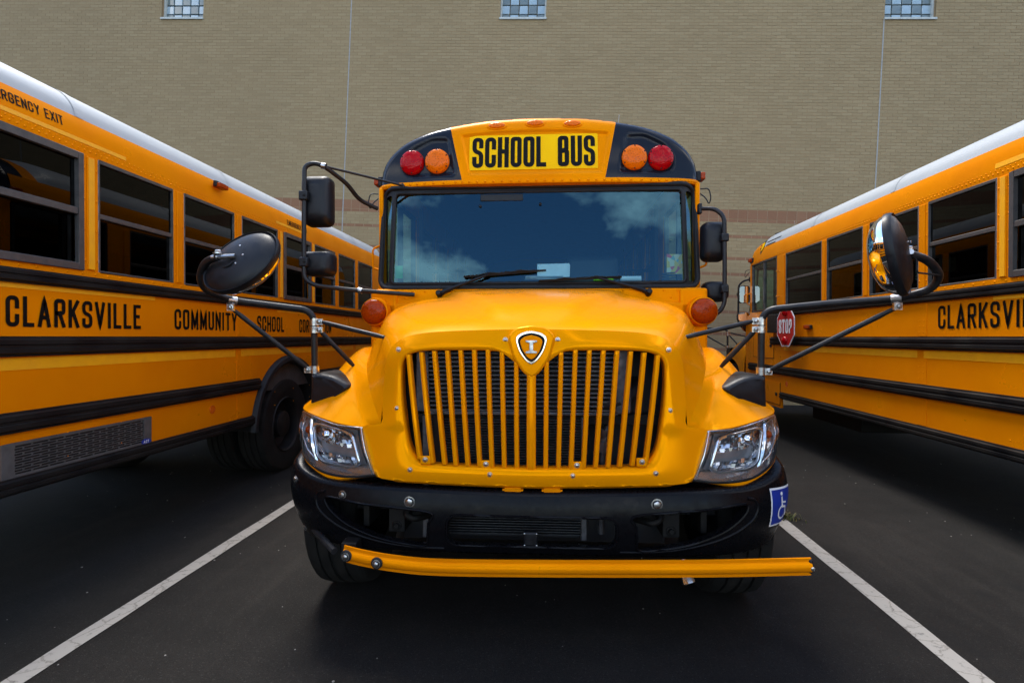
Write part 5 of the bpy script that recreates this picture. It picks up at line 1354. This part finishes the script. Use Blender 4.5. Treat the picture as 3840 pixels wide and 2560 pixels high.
for y in (5.17, 4.385, 7.535, 8.30): tape(left, y - .022, y + .022, 1.875, 2.57, .009)
m = MB(); m.box(HW, HW + .03, 6.39, 6.54, 2.74, 2.79); mk = obj('marker_lamp', m, 'rubber', left, bev=.006)
m = MB(); m.box(HW - .01, HW + .055, 6.40, 6.53, 2.735, 2.775); obj('lens', m, 'lens_dkamber', mk, bev=.008)
m = MB().lathe([(.037, 0), (.036, .004), (.0005, .005)], (HW, 6.37, .835), (1, 0, 0), 20); obj('reflector', m, 'redrefl', left, smooth=40)
vy0, vy1, vz0, vz1 = 4.60, 5.66, .692, .880
m = MB(); m.box(HW, HW + .012, vy0, vy0 + .07, vz0, vz1); m.box(HW, HW + .012, vy1 - .07, vy1, vz0, vz1); m.box(HW, HW + .012, vy0 + .07, vy1 - .07, vz0, vz0 + .014); m.box(HW, HW + .012, vy0 + .07, vy1 - .07, vz1 - .014, vz1)
av = obj('air_vent', m, 'ventgrey', left, smooth=0, bev=.002)
m = MB(); m.box(HW, HW + .002, vy0 + .07, vy1 - .07, vz0 + .014, vz1 - .014); obj('vent_back', m, 'dark', av, smooth=0)
nr = 11; rh = (vz1 - vz0 - .028) / nr; s0 = None
for i in range(nr + 1):
    z = vz0 + .014 + i * rh
    if s0 is None: s0 = obj('vent_slat', MB().box(HW + .003, HW + .010, vy0 + .07, vy1 - .07, -.002, .002), 'ventgrey', av, smooth=0, loc=(0, 0, z))
    else: part('vent_slat', s0, av, (0, 0, z))
m = MB()
for i in range(nr):
    y = vy0 + .07 + (.05 if i % 2 else .0); z = vz0 + .014 + i * rh
    while y < vy1 - .075: m.box(HW + .003, HW + .0095, y, y + .007, z + .002, z + rh - .002); y += .10
obj('vent_ties', m, 'ventgrey', av, smooth=0, kind='stuff')
m = MB().prism([(vy1 - .055 + .045 * math.cos(a), .71 + .02 * math.sin(a)) for a in [2 * math.pi * i / 20 for i in range(20)]], lambda u, v, w: (HW + w, u, v), .012, .014); bdg = obj('badge', m, 'stickerblue', av, smooth=0)
m = text_mesh('ACT', .020, .05, .004, lambda u, v, w: (HW + .0145 + w, vy1 - .08 + u, .70 + v)); obj('lettering', m, 'signwhite', av, smooth=0)

# right bus: lettering, tape, stop arm, lamps
side_text(right, 'CLARKSVILLE', 5.90, 6.96, 1.518, 1.705, .0235)
side_text(right, 'COMMUNITY', 7.2, 8.1, 1.518, 1.70, .0235); side_text(right, 'SCHOOL', 8.4, 9.0, 1.518, 1.70, .0235)
for a, b in ((2.95, 5.65), (5.73, 8.0), (8.1, 10.9)): tape(right, a, b, 1.272, 1.338)
tape(right, 6.45, 7.6, 1.714, 1.744); tape(right, 2.9, 4.2, 1.834, 1.842)
for y in (6.53, 7.36): tape(right, y - .022, y + .022, 1.875, 2.57, .009)
m = MB().grid([[on_roof_side(y, s, .003) for s in (.075, .11)] for y in (6.45, 7.6)]); obj('reflective_tape', m, 'tape', right, smooth=0)
tape(right, 2.12, 2.20, 1.10, 1.15); roof_decal(right, 2.06)
m = MB(); m.box(HW, HW + .03, 3.60, 3.76, 1.55, 1.60); mk = obj('marker_lamp', m, 'rubber', right, bev=.006)
m = MB(); m.box(HW + .02, HW + .045, 3.61, 3.75, 1.555, 1.595); obj('lens', m, 'lens_dkamber', mk, bev=.006)
m = MB().lathe([(.037, 0), (.036, .004), (.0005, .005)], (HW, 3.04, .82), (1, 0, 0), 20); obj('reflector', m, 'redrefl', right, smooth=40)
m = MB(); m.box(HW, HW + .10, 2.62, 2.95, 1.51, 1.765); m.box(HW + .03, HW + .09, 2.9, 3.15, 1.60, 1.68); m.box(HW + .002, HW + .05, 2.98, 3.35, 1.36, 1.46); sa = obj('stop_arm', m, 'plastic', right, bev=.01)
SC = (3.27, 1.592); SX = HW + .115
def octo(r): return [(SC[0] + r * math.cos(R(22.5 + 45 * i)), SC[1] + r * math.sin(R(22.5 + 45 * i))) for i in range(8)]
m = MB().prism(octo(.285), lambda u, v, w: (SX + w, u, v), -.006, 0); obj('sign_border', m, 'signwhite', sa, smooth=0)
m = MB().prism(octo(.268), lambda u, v, w: (SX + w, u, v), -.003, .002); obj('sign_plate', m, 'signred', sa, smooth=0)
m = text_mesh('STOP', .185, .40, .036, lambda u, v, w: (SX + .004 + w, SC[0] - .20 + u, SC[1] - .0925 + v), .34); obj('lettering', m, 'signwhite', sa, smooth=0)
for z in (.185, -.185):
    m = MB().lathe([(.055, 0), (.052, .02), (.035, .036), (.0005, .042)], (SX + .002, SC[0], SC[1] + z), (1, 0, 0), 20); obj('flasher', m, 'lens_red', sa, smooth=60)

# middle bus: crossing arm, access sticker
path = [(-.828, -.085, .489), (-.74, -.098, .476), (-.60, -.112, .462), (-.40, -.124, .455), (.02, -.13, .4625), (.70, -.13, .480), (1.165, -.125, .499)]
path = catmull(path, 8); prof = [(.004, .036), (-.004, .036), (-.004, .022), (-.014, .016), (-.019, .004), (-.019, -.010), (-.012, -.020), (-.004, -.023), (-.004, -.036), (.004, -.036)]
rows = []
for i, p in enumerate(path):
    q0 = path[max(0, i - 1)]; q1 = path[min(len(path) - 1, i + 1)]; t = (q1 - q0); nx = Vector((-t.y, t.x, 0)).normalized()   # towards +y side
    rows.append([p + nx * a + Vector((0, 0, b)) for a, b in prof])
m = MB().grid(rows, True); k = len(prof); m.f.append(tuple(range(k))); m.f.append(tuple(range(len(m.v) - k, len(m.v)))); ca = obj('crossing_arm', m, 'yellow', main, smooth=40)
for x, y, z in ((-.812, -.106, .487), (-.668, -.126, .467)):
    m = MB().lathe([(.026, 0), (.026, .006), (.018, .012)], (x, y, z), (-.12, -1, 0), 16, False, True); obj('washer', m, 'rubber', ca, smooth=40)
    m = bolt(MB(), (x, y - .010, z), (-.12, -1, 0), .012, .012); obj('bolt', m, 'steel', ca, smooth=40)
m = MB(); m.box(1.155, 1.172, -.138, -.10, .470, .530); obj('end_cap', m, 'rubber', ca, bev=.008); m = bolt(MB(), (1.166, -.140, .495), (0, -1, 0), .009, .006, False); obj('bolt', m, 'steel', ca, smooth=40)
m = MB(); m.box(-.87, -.80, -.02, .12, .462, .508); obj('arm_hinge', m, 'chassis', ca, bev=.004)
m = MB().tube(fillet([(-.9, -.02, .47), (-1.0, .08, .49), (-1.1, .2, .50)], .03), .016, 8); obj('arm_cable', m, 'rubber', ca, smooth=40)
m = MB().tube([(.66, -.02, .47), (.685, -.06, .385)], [.020, .028], 8); obj('tow_pin', m, 'steel', main, smooth=40)
bp, arc, vof = FP['bp'], FP['arc'], FP['vof']
a0 = arc(1.105); a1 = a0 + .160
def st(u, v, off): a = lerp(a0, a1, u); z = lerp(.568, .748, v); return bp(a, vof(a, z) + .0, off)
def plate(u0, u1, v0, v1, off, n=6): return MB().grid([[st(lerp(u0, u1, i / n), lerp(v0, v1, j / n), off) for j in range(n + 1)] for i in range(n + 1)])
sk = obj('access_sticker', plate(0, 1, 0, 1, .003), 'signwhite', main, smooth=60)
obj('sticker_field', plate(.05, .95, .05, .95, .0042), 'stickerblue', sk, smooth=60)
m = MB()
def stroke(pts, t, off, closed=False):
    L, Q = ribbon(pts, t, True); k = len(m.v); n = len(L); m.v += [tuple(st(p.x, p.y, off)) for p in L] + [tuple(st(p.x, p.y, off)) for p in Q]; m.f += [(k + i, k + i + 1, k + n + i + 1, k + n + i) for i in range(n - 1)]
stroke([(.50 + .19 * math.cos(a), .35 + .17 * math.sin(a)) for a in [R(115 + i * 12) for i in range(19)]], .05, .0054)
stroke([(.44, .74), (.47, .50), (.64, .48), (.74, .24), (.84, .27)], .055, .0058); stroke([(.46, .62), (.62, .60)], .045, .0062)
k = len(m.v); m.v.append(tuple(st(.43, .84, .0056))); m.v += [tuple(st(.43 + .052 * math.cos(a), .84 + .048 * math.sin(a), .0056)) for a in [2 * math.pi * i / 14 for i in range(14)]]; m.f += [(k, k + 1 + i, k + 1 + (i + 1) % 14) for i in range(14)]
obj('sticker_symbol', m, 'signwhite', sk, smooth=0)

# ------------------------------------------------------------------ loose things on the dashboard
MW = Matrix.Translation(main.location) @ Matrix.Rotation(R(.95), 4, 'Z')
def loose(name, mb, mat, loc, rz, label, cat, group=None, rx=0, **kw):
    o = obj(name, mb, mat, None, **kw); o.location = MW @ Vector(loc); o.rotation_euler = (rx, 0, R(.95) + rz); return tag(o, label, cat, group)
m = MB()
for i in range(9):
    a = random.uniform(-.16, .16); c_, s_ = math.cos(a), math.sin(a); ox, oy = random.uniform(-.03, .02), random.uniform(-.01, .01); z = .0015 + i * .0032
    q = [(-.14, -.09), (.14, -.09), (.14, .09), (-.14, .09)]; P_ = [(x * c_ - y * s_ + ox, x * s_ + y * c_ + oy) for x, y in q]
    m.prism(P_, lambda u, v, w: (u, v, w), z, z + .0016)
loose('paper_stack', m, 'paper', (.07, 1.645, 1.874), .05, 'stack of white papers lying on the dashboard behind the windshield', 'papers', smooth=0)
m = MB(); m.grid([[(-.12, 0, 0), (-.12, .045, .105)], [(.12, 0, .004), (.125, .05, .110)]]); m.grid([[(-.115, -.006, 0), (-.11, .03, .095)], [(.125, -.006, .0), (.13, .035, .10)]])
loose('paper_sheet', m, 'paper', (.125, 1.665, 1.905), .0, 'white paper sheet propped upright on the paper stack', 'paper', smooth=0)
m = MB().lathe([(.02, -.075), (.021, .075)], (0, 0, .021), (1, 0, .0), 18, True, True); loose('paper_roll', m, 'paper', (.70, 1.62, 1.862), 0, 'rolled white paper on the dashboard in front of the steering wheel', 'paper roll', smooth=40)
m = MB().tube(fillet([(-.07, 0, .012), (-.05, .02, .025), (.05, .02, .025), (.07, 0, .012), (.05, -.02, .01), (-.05, -.02, .01), (-.07, 0, .012)], .02), .009, 8); loose('key_holder', m, 'lime', (.50, 1.61, 1.862), 0, 'lime green plastic loop lying on the dashboard', 'key holder', smooth=50)
def cardmat():
    m, n, l, b = newmat('painted_card'); setp(b, (.7, .5, .1), .7); co = n.new('ShaderNodeTexCoord'); v = n.new('ShaderNodeTexVoronoi'); v.inputs['Scale'].default_value = 32; l.new(co.outputs['Object'], v.inputs['Vector'])
    s = n.new('ShaderNodeSeparateColor'); l.new(v.outputs['Color'], s.inputs[0]); r = n.new('ShaderNodeValToRGB'); r.color_ramp.interpolation = 'CONSTANT'; e = r.color_ramp.elements
    e[0].color = (.75, .55, .12, 1); e[1].position = .35; e[1].color = (.70, .66, .45, 1)
    for p, c in ((.55, (.70, .14, .16, 1)), (.68, (.75, .42, .05, 1)), (.84, (.25, .45, .42, 1))): q = e.new(p); q.color = c
    l.new(s.outputs[0], r.inputs[0]); l.new(r.outputs[0], b.inputs['Base Color']); return m
m = MB(); m.box(-.058, .058, -.002, .002, 0, .145); loose('picture_card', m, cardmat(), (1.015, 1.60, 1.915), .1, 'small colourful flower card leaning in the right corner of the windshield', 'card', smooth=0)
m = MB().tube([(.05 * math.cos(i * .7), .03 * math.sin(i * .7), .008 + i * .0022) for i in range(28)], .005, 6); loose('coiled_cord', m, 'interior', (.98, 1.62, 1.86), 0, 'coiled grey cord on the dashboard below the flower card', 'cord', smooth=50)
m = MB(); m.box(-.028, .028, -.002, .002, 0, .095); loose('green_tag', m, 'green', (-1.03, 1.56, 1.89), 0, 'small green paper tag in the left corner of the windshield', 'tag', smooth=0)
